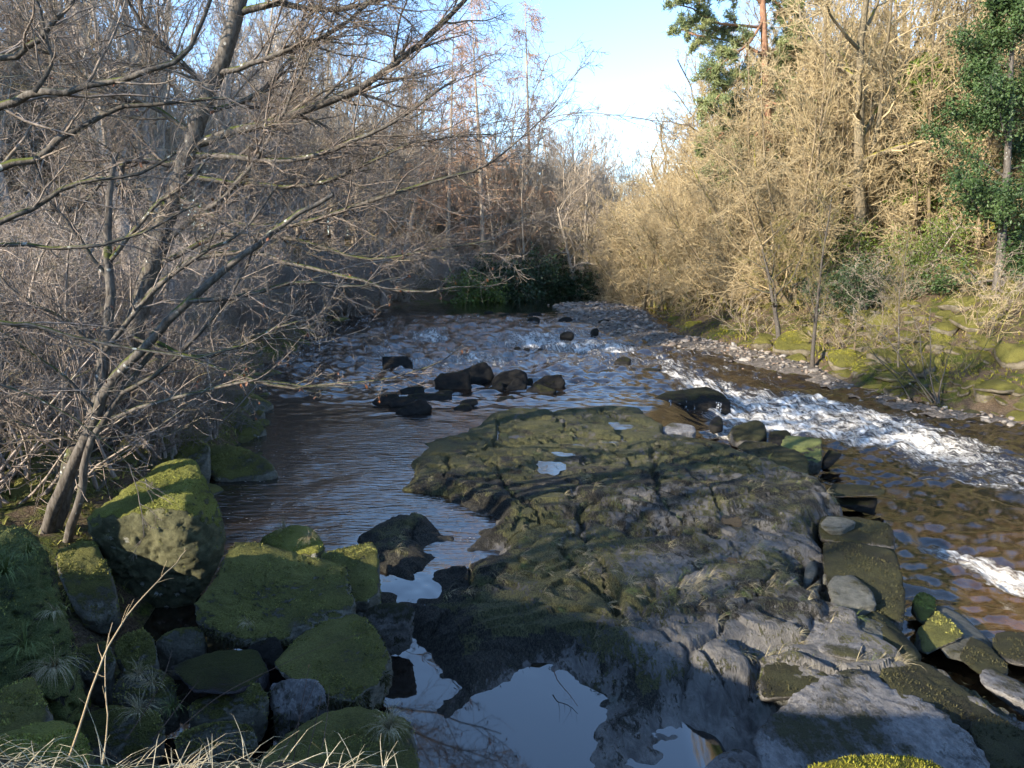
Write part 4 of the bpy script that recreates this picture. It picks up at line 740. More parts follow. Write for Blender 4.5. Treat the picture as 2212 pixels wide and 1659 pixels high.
for k in range(26):
    i = 36+int(16*rs.random()); p = LBs[i]; q = rs.random()*4+.4
    plant('bush', 6, p[0]-q*.8, p[1]+q, .55+.4*rs.random(), rs.random()*6, B_far, B_grey, 'bare_bush', 'grey bare bush overhanging the far bank', 'bush', 'bare bushes along the far bank')
for k in range(56):
    u = 480+rs.random()*900; Y = 76+rs.random()*36
    plant('bush', 6+2*(k % 2), at(u, Y), Y, 1.5+.7*rs.random(), rs.random()*6, B_far, B_far, 'bare_bush', 'brown bare undergrowth in the wood at the bend', 'bush', 'undergrowth at the bend')
# left wood
gl = 'bare trees of the shaded left wood'
for k in range(105):
    Y = 15+rs.random()*48; xb = float(np.interp(Y, [p[1] for p in LB[:7]], [p[0] for p in LB[:7]])); x = xb-1.5-rs.random()*22
    kd = ['ash', 'sapling', 'oak', 'ash'][k % 4]
    plant(kd, {'ash': 1, 'sapling': 4, 'oak': 2}[kd], x, Y, .7+.45*rs.random(), rs.random()*6, B_grey, B_far if k % 2 else B_grey, 'bare_tree', 'slender bare tree in the crowded wood on the left bank', group=gl, lean=(rs.normal()*.05, rs.normal()*.05))
for k in range(60):
    Y = 13+rs.random()*40; xb = float(np.interp(Y, [p[1] for p in LB[:7]], [p[0] for p in LB[:7]])); x = xb-(1.6 if Y < 34 else .4)-rs.random()*5
    plant('bush' if k % 3 else 'brush', 6 if k % 3 else 7, x, Y, .5+.4*rs.random() if k % 3 else .9, rs.random()*6, B_grey, B_grey, 'bare_bush', 'tangled grey bush on the left bank', 'bush', 'bare bushes of the left bank', lean=(0, rs.random()*.3))
for k in range(26):
    Y = 26+rs.random()*36; x = -.42*Y-4-rs.random()*.34*Y
    plant('bush', 6+2*(k % 2), x, Y, 1.4+.7*rs.random(), rs.random()*6, B_grey, B_far, 'bare_bush', 'brown bare undergrowth deep in the left wood', 'bush', 'undergrowth of the left wood')
# wood on the slope left and behind, which keeps the near river in shade
for k in range(15):
    x = -6.5-rs.random()*17; Y = -20+rs.random()*25
    plant(['ash', 'oak'][k % 2], 1+k % 2, x, Y, .50+.15*rs.random(), rs.random()*6, B_grey, B_grey, 'bare_tree', 'bare tree on the slope behind the viewpoint', group='trees behind the viewpoint')
ORD = 'first second third fourth fifth sixth seventh eighth ninth tenth eleventh twelfth thirteenth fourteenth fifteenth sixteenth'.split()
# right bank: golden bushes at the water, trees above
for k, (u, Y, s) in enumerate([(1395, 60, 1.15), (1425, 56, 1.1), (1450, 52, 1.15), (1490, 50, 1.15), (1530, 47, 1.05), (1560, 44, 1.0), (1600, 43, .95), (1420, 66, 1.25), (1470, 62, 1.3), (1360, 72, 1.0), (1380, 78, 1.1), (1620, 39, .8), (1680, 38, .8), (1540, 56, 1.3), (1590, 52, 1.2), (1640, 48, 1.15)]):
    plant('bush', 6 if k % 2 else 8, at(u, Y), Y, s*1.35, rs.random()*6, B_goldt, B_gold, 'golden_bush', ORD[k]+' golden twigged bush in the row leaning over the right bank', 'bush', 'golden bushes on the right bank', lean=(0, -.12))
gl = 'sunlit bare trees of the right wood'
for k in range(150):
    Y = 24+rs.random()*50; xb = float(np.interp(-Y, [-p[1] for p in RB[2:10]], [p[0] for p in RB[2:10]])); x = xb+(9 if Y < 35 else 3)+rs.random()*26
    kd = ['sapling', 'ash', 'oak', 'sapling', 'bush'][k % 5]
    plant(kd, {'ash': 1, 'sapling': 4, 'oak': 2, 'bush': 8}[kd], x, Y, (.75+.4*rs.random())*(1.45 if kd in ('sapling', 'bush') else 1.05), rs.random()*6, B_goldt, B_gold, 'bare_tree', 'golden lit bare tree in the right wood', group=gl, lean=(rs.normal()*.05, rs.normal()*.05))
for k in range(30):
    Y = 32+rs.random()*30; xb = float(np.interp(-Y, [-p[1] for p in RB[2:10]], [p[0] for p in RB[2:10]])); x = xb+4+rs.random()*12
    plant('ash' if k % 2 else 'sapling', 1 if k % 2 else 4, x, Y, (.75+.25*rs.random())*(1.0 if k % 2 else 1.7), rs.random()*6, B_goldt, B_gold, 'bare_tree', 'fine twigged golden tree close above the right bank', group='fine twigged trees of the right bank')
for k in range(20):
    Y = 36+rs.random()*32; xb = float(np.interp(-Y, [-p[1] for p in RB[2:10]], [p[0] for p in RB[2:10]])); x = xb+3.5+rs.random()*12
    plant('bush', 6+2*(k % 2), x, Y, 1.7+.7*rs.random(), rs.random()*6, B_goldt, B_gold, 'many_stemmed_tree', 'tall golden many stemmed tree in the right wood', group='golden many stemmed trees')
for k in range(16):
    x = -6.6-rs.random()*5; Y = 8.6+rs.random()*7
    plant('brush' if k % 2 else 'bush', 7 if k % 2 else 6, x, Y, 1.1+.3*rs.random() if k % 2 else .4+.15*rs.random(), rs.random()*6, B_grey, B_twig, 'brushwood', 'grey twiggy undergrowth around the near stems on the left bank', 'brushwood', 'undergrowth around the near stems')
for u, Y, s, sd, l in [(1850, 36, 1.25, 2, 'big oak with yellow mossy limbs at the top right'), (2085, 38, 1.3, 1, 'tall pale trunked tree near the right border'), (1560, 60, 1.35, 2, 'round crowned oak behind the golden bushes'), (1480, 68, 1.3, 2, 'tall oak at the right edge of the sky gap'), (1740, 44, 1.3, 1, 'slender tree rising through the golden wood'), (1640, 56, 1.3, 2, 'spreading oak under the pine boughs')]:
    plant('oak' if sd == 2 else 'ash', sd, at(u, Y), Y, s, rs.random()*6, B_oak, B_gold, 'bare_tree', l, group='tall trees of the right bank')
for k, (u, Y, s, l) in enumerate([(1690, 31, 1.0, 'leaning forked tree in front of the golden wood'), (1770, 28, .7, 'thin mossy tree above the cobbles'), (1490, 44, .55, 'dark small tree at the foot of the golden bushes'), (1960, 25, .6, 'small bare tree leaning over the mossy boulders'), (2040, 23, .55, 'low spreading bare shrub near the right border')]):
    plant(['oak', 'ash', 'oak', 'sapling', 'brush'][k], [2, 1, 2, 4, 7][k], at(u, Y), Y, [.42, .4, .26, .55, 1.3][k], rs.random()*6, B_near, B_goldt, 'bare_tree', l, group='small trees above the cobbles', lean=(0, rs.normal()*.2))
for k in range(26):
    Y = 17+rs.random()*26; xb = float(np.interp(-Y, [-p[1] for p in RB[2:10]], [p[0] for p in RB[2:10]])); x = xb+1.0+rs.random()*7
    plant('brush', 7, x, Y, .55+.55*rs.random(), rs.random()*6, B_goldt, B_gold if k % 2 else B_far, 'brushwood', 'tangle of pale bare brushwood on the right bank', 'brushwood', 'brushwood of the right bank')
# ------------------------------------------------------------------ the near trees whose branches cross the left of the view
def limb(pts, r0, r1, Y0, Y1, K=16, extra=None):
    """pts: (u, v); the depth runs from Y0 to Y1 along it"""
    p = np.array(pts, float); n = len(p); Yv = np.linspace(Y0, Y1, n)
    W = catmull(D(p[:, 0], p[:, 1], Yv), K); W[1:-1] += np.random.default_rng(int(abs(p).sum())).normal(size=(K-2, 3))*min(.012, r0*.25)
    return W, np.linspace(r0, r1, K)
def near_tree(name, label, trunks, limbs, seed, low=(), per=(14, 8, 5), Ls=((1.25, .4), .42, .5), rmins=(.008, .0046, .0034), up=.03, leaves=0, right=.05):
    rs = np.random.default_rng(seed); e = empty(name); tag(e, label, 'tree')
    o = trunks[0][0][0]; e.location = o; tr = []
    for P, r in trunks: tr.append(tubes((P-o)[None], r[None], 10))
    v, f = join(tr); tko = obj('trunk', mesh('trunk', v, f, B_near), e)
    for P, r in list(limbs)+list(low):
        v, f = tubes((P-o)[None], r[None], 7); obj('limb', mesh('limb', v, [f], B_near), tko)
    P = np.stack([l[0]-o for l in limbs]); r = np.stack([l[1] for l in limbs])
    A = grow(rs, P, r, per[0], 9, .12, 1., (42, 13), Labs=Ls[0], wander=.13, trop=(right, 0, up), rr=.5, rmin=rmins[0], flat=.35, shape=.35)
    B = grow(rs, *A, per[1], 6, .12, 1., (44, 14), L=(Ls[1], .3), wander=.17, trop=(right*.5, 0, up*.6), rr=.55, rmin=rmins[1], flat=.4, shape=.4)
    E = grow(rs, *B, per[2], 3, .15, 1., (46, 14), L=(Ls[2], .3), wander=.2, trop=(0, 0, .03), rr=.6, rmin=rmins[2], flat=.3, shape=.3)
    tw = [tubes(*A, 4), tubes(*B, 3), tubes(*E, 3)]
    if low:
        P = np.stack([l[0]-o for l in low]); r = np.stack([l[1] for l in low])
        A = grow(rs, P, r, 10, 7, .12, 1., (40, 12), Labs=(.85, .3), wander=.13, trop=(right, 0, up), rr=.5, rmin=rmins[0], flat=.5, shape=.45); B = grow(rs, *A, 5, 5, .12, 1., (44, 14), L=(.42, .3), wander=.17, trop=(right*.5, 0, up), rr=.55, rmin=rmins[1], flat=.4, shape=.4); E = grow(rs, *B, 3, 3, .15, 1., (46, 14), L=(.5, .3), wander=.2, rr=.6, rmin=rmins[2], shape=.3)
        tw += [tubes(*A, 4), tubes(*B, 3), tubes(*E, 3)]
    v, f = join(tw); obj('crown', mesh('crown', v, f, B_twig), e)
    if leaves:
        ends = B[0][:, -1]; k = rs.choice(len(ends), leaves); VV, FF = [], []
        for i, q in enumerate(ends[k]):
            a = unit(rs.normal(size=3)); b = unit(np.cross(a, rs.normal(size=3))); L = .05*(.7+.6*rs.random()); d = np.array([0, 0, -1.0])*.6+a*.4; d /= np.linalg.norm(d)
            c = np.cross(d, b); VV.append(np.array([q, q+d*L*.5+b*L*.4+c*.012, q+d*L*1.1, q+d*L*.5-b*L*.4+c*.012, q+d*L*.55-c*.01])); FF.append(np.array([[0, 1, 4], [1, 2, 4], [2, 3, 4], [3, 0, 4]])+5*i)
        lo = obj('dead_leaves', mesh('dead_leaves', np.vstack(VV), np.vstack(FF), leafmat('dead_leaf', (0.10, 0.035, 0.015), (0.22, 0.09, 0.04))), e); lo['kind'] = 'stuff'
    return e
tB = [limb([(232, 985), (262, 860), (285, 740), (310, 640), (340, 540), (378, 420), (408, 330), (432, 250), (470, 150), (505, 50), (540, -90)], .20, .11, 13.3, 12.3, 30)]
near_tree('lichened_tree', 'leaning grey trunk spotted with white lichen, its limbs reaching over the river', tB, [
    limb([(418, 312), (500, 285), (580, 270), (680, 230), (756, 202), (830, 150), (880, 118), (951, 55), (1040, -40)], .085, .03, 12.7, 11.6),
    limb([(410, 335), (500, 338), (580, 349), (650, 345), (711, 328), (770, 301), (840, 273), (907, 226), (985, 170)], .055, .016, 12.7, 11.2),
    limb([(380, 425), (480, 480), (600, 490), (702, 468), (873, 410), (1010, 373), (1078, 338), (1205, 226)], .055, .008, 12.8, 10.8),
    limb([(400, 355), (340, 352), (270, 348), (262, 400), (225, 390), (180, 440)], .06, .02, 12.8, 12.2),
    limb([(466, 160), (560, 132), (660, 95), (760, 40), (860, -60)], .05, .02, 12.5, 11.5),
    limb([(510, 30), (600, 8), (720, 22), (860, -10), (960, -60)], .06, .02, 12.4, 11.5),
    limb([(345, 535), (420, 470), (489, 424), (547, 352), (598, 277), (640, 180), (700, 60)], .05, .016, 12.9, 11.8),
    limb([(330, 575), (480, 510), (640, 520), (800, 560), (900, 545), (1060, 520)], .045, .008, 12.9, 11.2),
    limb([(420, 290), (330, 230), (230, 200), (120, 120), (40, 100)], .05, .016, 12.6, 11.6),
    limb([(450, 200), (380, 120), (300, 40), (240, -60)], .045, .02, 12.6, 11.8),
    limb([(430, 250), (560, 200), (640, 100), (690, -40)], .045, .02, 12.6, 13.4),
    limb([(395, 380), (560, 400), (700, 395), (820, 340), (930, 300), (1060, 290)], .045, .008, 12.7, 12.0)], 31, per=(24, 10, 7), Ls=((1.55, .5), .45, .5), leaves=60, low=[
    limb([(312, 640), (420, 560), (533, 547), (640, 570), (770, 601), (850, 629), (976, 622), (1080, 615)], .05, .008, 12.9, 11.),
    limb([(290, 730), (420, 780), (600, 835), (702, 830), (798, 824), (873, 810), (955, 779), (1015, 731)], .035, .005, 12.9, 10.6)])
tA = [limb([(88, 1175), (130, 1062), (178, 964), (240, 830), (318, 745), (410, 650), (533, 547), (620, 480), (720, 420)], .085, .022, 8.9, 8.0, 24),
      limb([(98, 1180), (128, 1090), (160, 985), (205, 880), (225, 760), (240, 620), (230, 480), (250, 330)], .13, .03, 9.0, 9.4, 24),
      limb([(140, 1190), (172, 1080), (195, 960), (262, 850), (330, 760)], .06, .03, 8.7, 8.6, 16)]
near_tree('many_stemmed_tree', 'clump of slanting stems growing behind the huge mossy boulder', tA, [
    limb([(330, 735), (420, 772), (530, 742), (620, 700), (700, 690)], .03, .008, 8.6, 7.8),
    limb([(262, 850), (350, 800), (450, 700), (520, 600), (560, 500)], .03, .01, 8.6, 8.2),
    limb([(225, 760), (320, 640), (420, 560), (520, 500), (600, 400)], .035, .01, 9.2, 8.8),
    limb([(232, 600), (160, 500), (100, 420), (60, 300)], .03, .01, 9.3, 9.),
    limb([(240, 560), (330, 450), (420, 380), (500, 260)], .03, .01, 9.3, 9.),
    limb([(205, 880), (120, 800), (60, 760), (-20, 700)], .03, .01, 9.0, 8.6),
    limb([(180, 960), (90, 930), (0, 900), (-80, 880)], .02, .008, 8.9, 8.4),
    limb([(225, 770), (140, 690), (60, 650), (-40, 560)], .03, .01, 9.2, 8.8)], 37, per=(14, 8, 5), Ls=((1.0, .35), .42, .5), rmins=(.007, .004, .0028), leaves=40, low=[limb([(185, 926), (297, 882), (427, 848), (547, 824), (650, 832), (770, 838)], .03, .006, 8.7, 8.), limb([(410, 650), (520, 640), (640, 610), (760, 620), (860, 600)], .03, .006, 8.3, 7.8)])
tN = [limb([(-420, 1250), (-400, 900), (-380, 600), (-350, 300), (-330, -200)], .16, .1, 6.6, 6.4, 16)]
near_tree('overhanging_tree', 'dark near branches entering from the left border', tN, [
    limb([(-360, 330), (-180, 290), (0, 225), (75, 198), (171, 191), (308, 154), (403, 106), (462, -20)], .045, .014, 6.5, 6.),
    limb([(-360, 420), (-160, 400), (0, 362), (85, 335), (154, 284), (256, 236), (376, 222), (496, 212)], .045, .010, 6.5, 6.6),
    limb([(-370, 560), (-150, 540), (0, 478), (80, 440), (170, 395), (280, 380), (380, 330)], .035, .010, 6.5, 6.6),
    limb([(-370, 600), (-120, 560), (0, 530), (171, 533), (308, 506), (430, 440)], .03, .008, 6.5, 7.),
    limb([(-380, 700), (-150, 690), (0, 699), (75, 704), (171, 731), (280, 752), (420, 772), (530, 745)], .028, .008, 6.5, 7.2),
    limb([(-350, 260), (-120, 160), (60, 100), (160, 0)], .04, .015, 6.4, 6.),
    limb([(75, 198), (112, 140), (100, 80), (78, -20)], .018, .008, 6.1, 6.0),
    limb([(-380, 800), (-120, 800), (0, 830), (120, 880), (230, 960), (330, 1050)], .02, .004, 6.5, 6.9)], 41, per=(9, 6, 4), Ls=((.95, .3), .42, .5), rmins=(.006, .0034, .0024), leaves=25)
# ------------------------------------------------------------------ evergreens
def leaf_quads(rs, Cn, size, droop=.3, asp=.5, n=None):
    """one folded leaf (two faces) at every point of Cn"""
    M = len(Cn); a = unit(rs.normal(size=(M, 3))+np.array([0, 0, -droop])); b = unit(np.cross(a, rs.normal(size=(M, 3)))); c = np.cross(a, b)
    L = (size*(.6+.8*rs.random(M)))[:, None]
    V = np.stack([Cn, Cn+a*L*.5+b*L*asp*.5+c*L*.08, Cn+a*L, Cn+a*L*.5-b*L*asp*.5+c*L*.08], 1).reshape(-1, 3)
    i = np.arange(M)[:, None]*4; F = np.vstack([i+np.array([[0, 1, 2]]), i+np.array([[0, 2, 3]])])
    return V, F
def evergreen(name, label, base, P, r, limbs_kw, lv, size, mb, ml, cat='tree', group=None, seed=0, droop=.3, asp=.5, spread=.18):
    rs = np.random.default_rng(seed); A = grow(rs, P, r, **limbs_kw[0]); B = grow(rs, *A, **limbs_kw[1]); tr = [tubes(P, r, 7), tubes(*A, 4), tubes(*B, 3)]
    e = empty(name, base); tag(e, label, cat, group); v, f = join(tr); obj('trunk', mesh('trunk', v, f, mb), e)
    q = B[0].reshape(-1, 3); q = q[rs.integers(len(q), size=lv)]+rs.normal(size=(lv, 3))*spread
    V, F = leaf_quads(rs, q, size, droop, asp); obj('crown', mesh('crown', V, F, ml, smooth=False), e); return e
L_holly = leafmat('holly_leaf', (0.018, 0.040, 0.014), (0.06, 0.10, 0.03), .5, 1.2, .3)
L_ivy = leafmat('ivy_leaf', (0.05, 0.10, 0.012), (0.15, 0.21, 0.03), .4, 1.5)
L_yew = leafmat('yew_leaf', (0.014, 0.032, 0.012), (0.035, 0.06, 0.02), .5, 1.0)
L_green = leafmat('green_shrub_leaf', (0.04, 0.075, 0.012), (0.13, 0.17, 0.03), .45, 1.0)
L_pine = leafmat('pine_needle', (0.09, 0.13, 0.05), (0.25, 0.27, 0.11), .5, .8)
B_pine = barkmat('pine_bark', (0.16, 0.085, 0.055), (0.33, 0.19, 0.12))
rs = np.random.default_rng(9)
def base_at(u, Y): x = at(u, Y); return np.array([x, Y, gz(x, Y)])
P, r = stem(rs, 12.5, .18, 12, (-.02, 0), .03, .2)
evergreen('holly_tree', 'dark glossy holly tree at the right border', base_at(2160, 28), P, r, [dict(per=36, K=7, t0=.03, t1=1, ang=(65, 14), Labs=(3.3, .6), wander=.1, trop=.03, rr=.4, rmin=.02, shape=.6), dict(per=9, K=5, t0=.2, t1=1, ang=(48, 14), L=(.45, .3), wander=.15, trop=-.02, rr=.5, rmin=.008)], 46000, .125, B_near, L_holly, seed=3)
P, r = stem(rs, 7.0, .12, 12, (.02, 0), .04, .2)
evergreen('holly_tree', 'brighter green holly low behind the dark one at the right border', base_at(2205, 33), P, r, [dict(per=26, K=7, t0=.05, t1=1, ang=(65, 14), Labs=(2.4, .5), wander=.1, trop=.03, rr=.4, rmin=.02, shape=.5), dict(per=9, K=5, t0=.2, t1=1, ang=(48, 14), L=(.45, .3), wander=.15, trop=-.02, rr=.5, rmin=.008)], 22000, .11, B_grey, L_green, seed=4)
def ivied(u, Y, z0, z1, rad, n, label, mat=L_ivy, size=.12):
    b = base_at(u, Y); P, r = stem(rs, 15, .17, 14, (rs.normal()*.03, 0), .02, .3)
    e = empty('ivied_tree', b); tag(e, label, 'tree'); A = grow(rs, P, r, 12, 6, .5, 1, (45, 10), Labs=(3.2, .7), wander=.15, trop=.08, rr=.45, rmin=.02); B = grow(rs, *A, 8, 5, .1, 1, (42, 12), L=(.5, .3), wander=.18, trop=.05, rr=.5, rmin=.01); E = grow(rs, *B, 6, 4, .1, 1, (42, 12), L=(.5, .3), wander=.18, rr=.5, rmin=.007)
    v, f = join([tubes(P, r, 7), tubes(*A, 4)]); obj('trunk', mesh('trunk', v, f, B_goldt), e); v, f = join([tubes(*B, 3), tubes(*E, 3)]); obj('crown', mesh('crown', v, f, B_gold), e)
    z = rs.uniform(z0, z1, n); i = np.clip((z/15*13).astype(int), 0, 12); c = P[0][i]; lump = 1+.5*np.sin(z*2.3+u)+.3*np.sin(z*5.1); th = rs.random(n)*6.28; R0 = rad*lump*np.sqrt(rs.random(n))
    q = np.stack([c[:, 0]+R0*np.cos(th), c[:, 1]+R0*np.sin(th), z], -1); V, F = leaf_quads(rs, q, size, .5, .8); obj('ivy', mesh('ivy', V, F, mat, smooth=False), e)
ivied(1962, 36, 2.5, 9.5, .95, 7500, 'trunk wrapped in bright green ivy in the right wood')
ivied(1905, 39, .5, 4.5, 1.2, 6000, 'lower ivied trunk left of the bright green one', L_green)
ivied(2105, 37, 0, 7, 1.5, 8000, 'sunlit ivied trunk behind the holly', L_ivy)
def shrub(u, Y, H, Wd, n, mat, label, size=.12, group=None, seed=1, name='evergreen_shrub', z=None):
    rs_ = np.random.default_rng(seed); Ps = [stem(rs_, H*(.6+.4*rs_.random()), .05, 8, (rs_.normal()*.5*Wd/H, rs_.normal()*.4*Wd/H), .08, .2, (rs_.normal()*.2, rs_.normal()*.2, 0)) for _ in range(7)]
    P = np.concatenate([p for p, _ in Ps]); r = np.concatenate([q for _, q in Ps]); b = base_at(u, Y)
    if z is not None: b[2] = z
    return evergreen(name, label, b, P, r, [dict(per=10, K=6, t0=.05, t1=1, ang=(60, 14), Labs=(Wd*.42, .3), wander=.1, trop=-.02, rr=.4, rmin=.012, shape=.4), dict(per=7, K=4, t0=.2, t1=1, ang=(48, 14), L=(.5, .3), wander=.12, trop=-.06, rr=.5, rmin=.008)], n, size, B_grey, mat, 'shrub', group, seed, .5, .45, Wd*.06)
g = 'dark evergreens on the far bank'
shrub(1150, 69, 7.5, 6.0, 9000, L_yew, 'tallest dark evergreen on the far bank', .32, g, 11)
shrub(1085, 66, 6.0, 6.5, 9000, L_yew, 'broad dark evergreen left of the tallest one on the far bank', .30, g, 12)
shrub(1215, 73, 5.0, 6.0, 7000, L_yew, 'dark evergreen low at the far water\'s edge', .3, g, 13)
shrub(1040, 64, 4.5, 5.0, 6000, L_green, 'greener low evergreen on the far left bank', .26, g, 14)
shrub(1290, 82, 7.5, 6, 6000, L_yew, 'dark evergreen in the shadow of the gap', .32, g, 18)
g = 'evergreen shrubs under the right wood'
shrub(1790, 37, 3.4, 4.2, 8000, L_green, 'green evergreen shrub behind the mossy tree above the cobbles', .13, g, 15)
shrub(1870, 32, 2.6, 3.4, 7000, L_yew, 'dark evergreen shrub at the head of the brown leaf slope', .12, g, 16)
shrub(2010, 33, 2.6, 3.0, 6000, L_green, 'sunlit green shrub left of the holly', .11, g, 17)
shrub(1700, 40, 3.0, 4.0, 6000, L_green, 'green shrub deep among the golden trees', .14, g, 19)
# pine
rs = np.random.default_rng(21); Yp = 42; b = D(1668, 560, Yp); b[2] = gz(b[0], Yp)
def pp(u, v, y=Yp): return D(u, v, y)-b
e = empty('pine_tree', b); tag(e, 'tall pine with a reddish trunk and green boughs reaching into the sky', 'tree')
tk = catmull([np.zeros(3), pp(1672, 420), pp(1664, 330), pp(1655, 200), pp(1650, 60), pp(1640, -120), pp(1630, -260)], 22); tr = np.linspace(.30, .12, 22)
lims = [[(1650, 60), (1600, 55), (1545, 48), (1500, 20), (1462, 10)], [(1652, 120), (1600, 95), (1560, 85), (1500, 75), (1475, 62)], [(1654, 150), (1610, 165), (1560, 200), (1525, 240)], [(1656, 200), (1610, 240), (1560, 290), (1520, 320)], [(1648, 10), (1600, -30), (1540, -20), (1490, -40)],
        [(1652, 130), (1690, 110), (1720, 120)], [(1656, 220), (1690, 230), (1712, 260)], [(1640, -60), (1700, -40), (1740, -10)], [(1657, 260), (1620, 310), (1580, 360), (1548, 380)], [(1645, -30), (1690, 20), (1720, 60)], [(1650, 40), (1620, 90), (1570, 130), (1530, 150)], [(1653, 90), (1665, 130), (1690, 170)]]
LP = np.stack([catmull(np.array([pp(u, v, Yp+k*.5*(1 if j % 2 else -1)) for k, (u, v) in enumerate(l)]), 10) for j, l in enumerate(lims)]); LR = np.tile(np.linspace(.09, .03, 10), (len(lims), 1))
A = grow(rs, LP, LR, 20, 6, .2, 1, (50, 14), Labs=(1.5, .4), wander=.15, trop=.02, rr=.45, rmin=.014, flat=.3); B = grow(rs, *A, 6, 4, .2, 1, (45, 14), L=(.45, .3), wander=.15, trop=.06, rr=.5, rmin=.009)
v, f = join([tubes(tk[None], tr[None], 8), tubes(LP, LR, 6), tubes(*A, 4), tubes(*B, 3)]); obj('trunk', mesh('trunk', v, f, B_pine), e)
q = B[0][:, 1:].reshape(-1, 3); q = np.repeat(q, 15, 0); M = len(q); dr = unit(rs.normal(size=(M, 3))+UP*.35); sd = unit(np.cross(dr, rs.normal(size=(M, 3))))*.022; L = (.26*(.6+.6*rs.random(M)))[:, None]; q = q+rs.normal(size=(M, 3))*.07
V = np.stack([q-sd, q+sd, q+dr*L], 1).reshape(-1, 3); obj('crown', mesh('crown', V, np.arange(3*M).reshape(-1, 3), L_pine, smooth=False), e)
# ------------------------------------------------------------------ grass, moss and small things
def blades(rs, base, n, L, spread, width, droop=.6, lie=None, seg=3):
    """n bent blades from each base point"""
    B = np.repeat(base, n, 0); M = len(B); th = rs.random(M)*6.283; o = np.stack([np.cos(th), np.sin(th), np.zeros(M)], -1)
    d = unit(o*(spread*(.3+rs.random((M, 1))))+UP); ln = (L*(.5+.8*rs.random(M)))[:, None]; P = [B+o*.02*rs.random((M, 1))]
    if lie is not None: d = unit(d+np.asarray(lie))
    for k in range(seg): d = unit(d-UP*droop*(k+.4)/seg+rs.normal(size=(M, 3))*.06); P.append(P[-1]+d*ln/seg)
    side = unit(np.cross(d, UP+rs.normal(size=(M, 3))*.2)); V = []
    for k in range(seg): w_ = width*(1-.25*k); V += [P[k]-side*w_, P[k]+side*w_]
    V.append(P[seg]); V = np.stack(V, 1); nv = 2*seg+1; i = np.arange(M)[:, None]*nv; Q = []
    for k in range(seg-1): Q.append(i+np.array([[2*k, 2*k+1, 2*k+3, 2*k+2]]))
    return V.reshape(-1, 3), [np.vstack(Q), i+np.array([[2*seg-2, 2*seg-1, 2*seg]])]
M_straw = leafmat('straw', (0.16, 0.13, 0.07), (0.40, 0.35, 0.22), .8, 6.0, .2); M_gr = leafmat('grass_blade', (0.04, 0.065, 0.015), (0.14, 0.17, 0.05), .6, 5.0, .3)
M_moss = leafmat('moss_tips', (0.06, 0.064, 0.018), (0.33, 0.32, 0.09), .9, 7.0, .1); M_mossg = leafmat('moss_tips_bright', (0.05, 0.062, 0.012), (0.33, 0.34, 0.08), .9, 7.0, .1); M_shag = leafmat('dark_shag', (0.02, 0.019, 0.011), (0.075, 0.072, 0.035), .9, 6.0, .1)
M_mossy = leafmat('moss_tips_sun', (0.13, 0.13, 0.012), (0.28, 0.26, 0.04), .9, 4.0, .1)
rs = np.random.default_rng(100)
fx, fy, fh, fs, fp, fc = [a.ravel() for a in (SH_X, SH_Y, SH_H, SH_SD, SH_PM, SH_CR)]
nz = f2(fx, fy, 1.1, 3, 61); ok = (fs < -.12) & (fp > .35) & (fh > .08)
pr = np.where(ok, (fc**2*3.0+np.clip(nz-.15, 0, 1)*2.2+.25*np.exp(-((fx-2.4)/.9)**2-((fy-7.9)/.35)**2)*10+1.2*np.exp(-((fx-.6)/.9)**2-((fy-8.9)/.8)**2)), 0)*fy*fy; pr /= pr.sum()
ix = rs.choice(len(fx), 620, p=pr, replace=False); base = np.stack([fx, fy, fh-.01], -1)[ix]
for nm, m, a, b, L in (('dry_grass', M_straw, 0, 380, .17), ('green_grass', M_gr, 380, 620, .13)):
    V, F = blades(rs, base[a:b], 15, L*1.25, 1.0, .0026, .9, (.75, -.4, -.25)); tag(obj(nm, mesh(nm, V, F, m, smooth=False)), 'small '+('pale dry' if a == 0 else 'green')+' grass tufts scattered over the rock shelf', 'grass', kind='stuff')
# combed dark moss over the shelf
pr = np.where((fs < -.05) & (fh > .03), .05+np.clip(.25-f2(fx, fy, 1.6, 3, 66), 0, 1)**2, 0)*fy; pr /= pr.sum(); ix = rs.choice(len(fx), 7000, p=pr); base = np.stack([fx, fy, fh-.012], -1)[ix]+rs.normal(size=(7000, 3))*np.array([.05, .05, .002])
V, F = blades(rs, base, 1, .045, 1.5, .005, .6, (.8, -.5, -.3), 2); tag(obj('combed_moss', mesh('combed_moss', V, F, M_shag, smooth=False)), 'dark combed moss fringe covering the rock shelf', 'moss', kind='stuff')
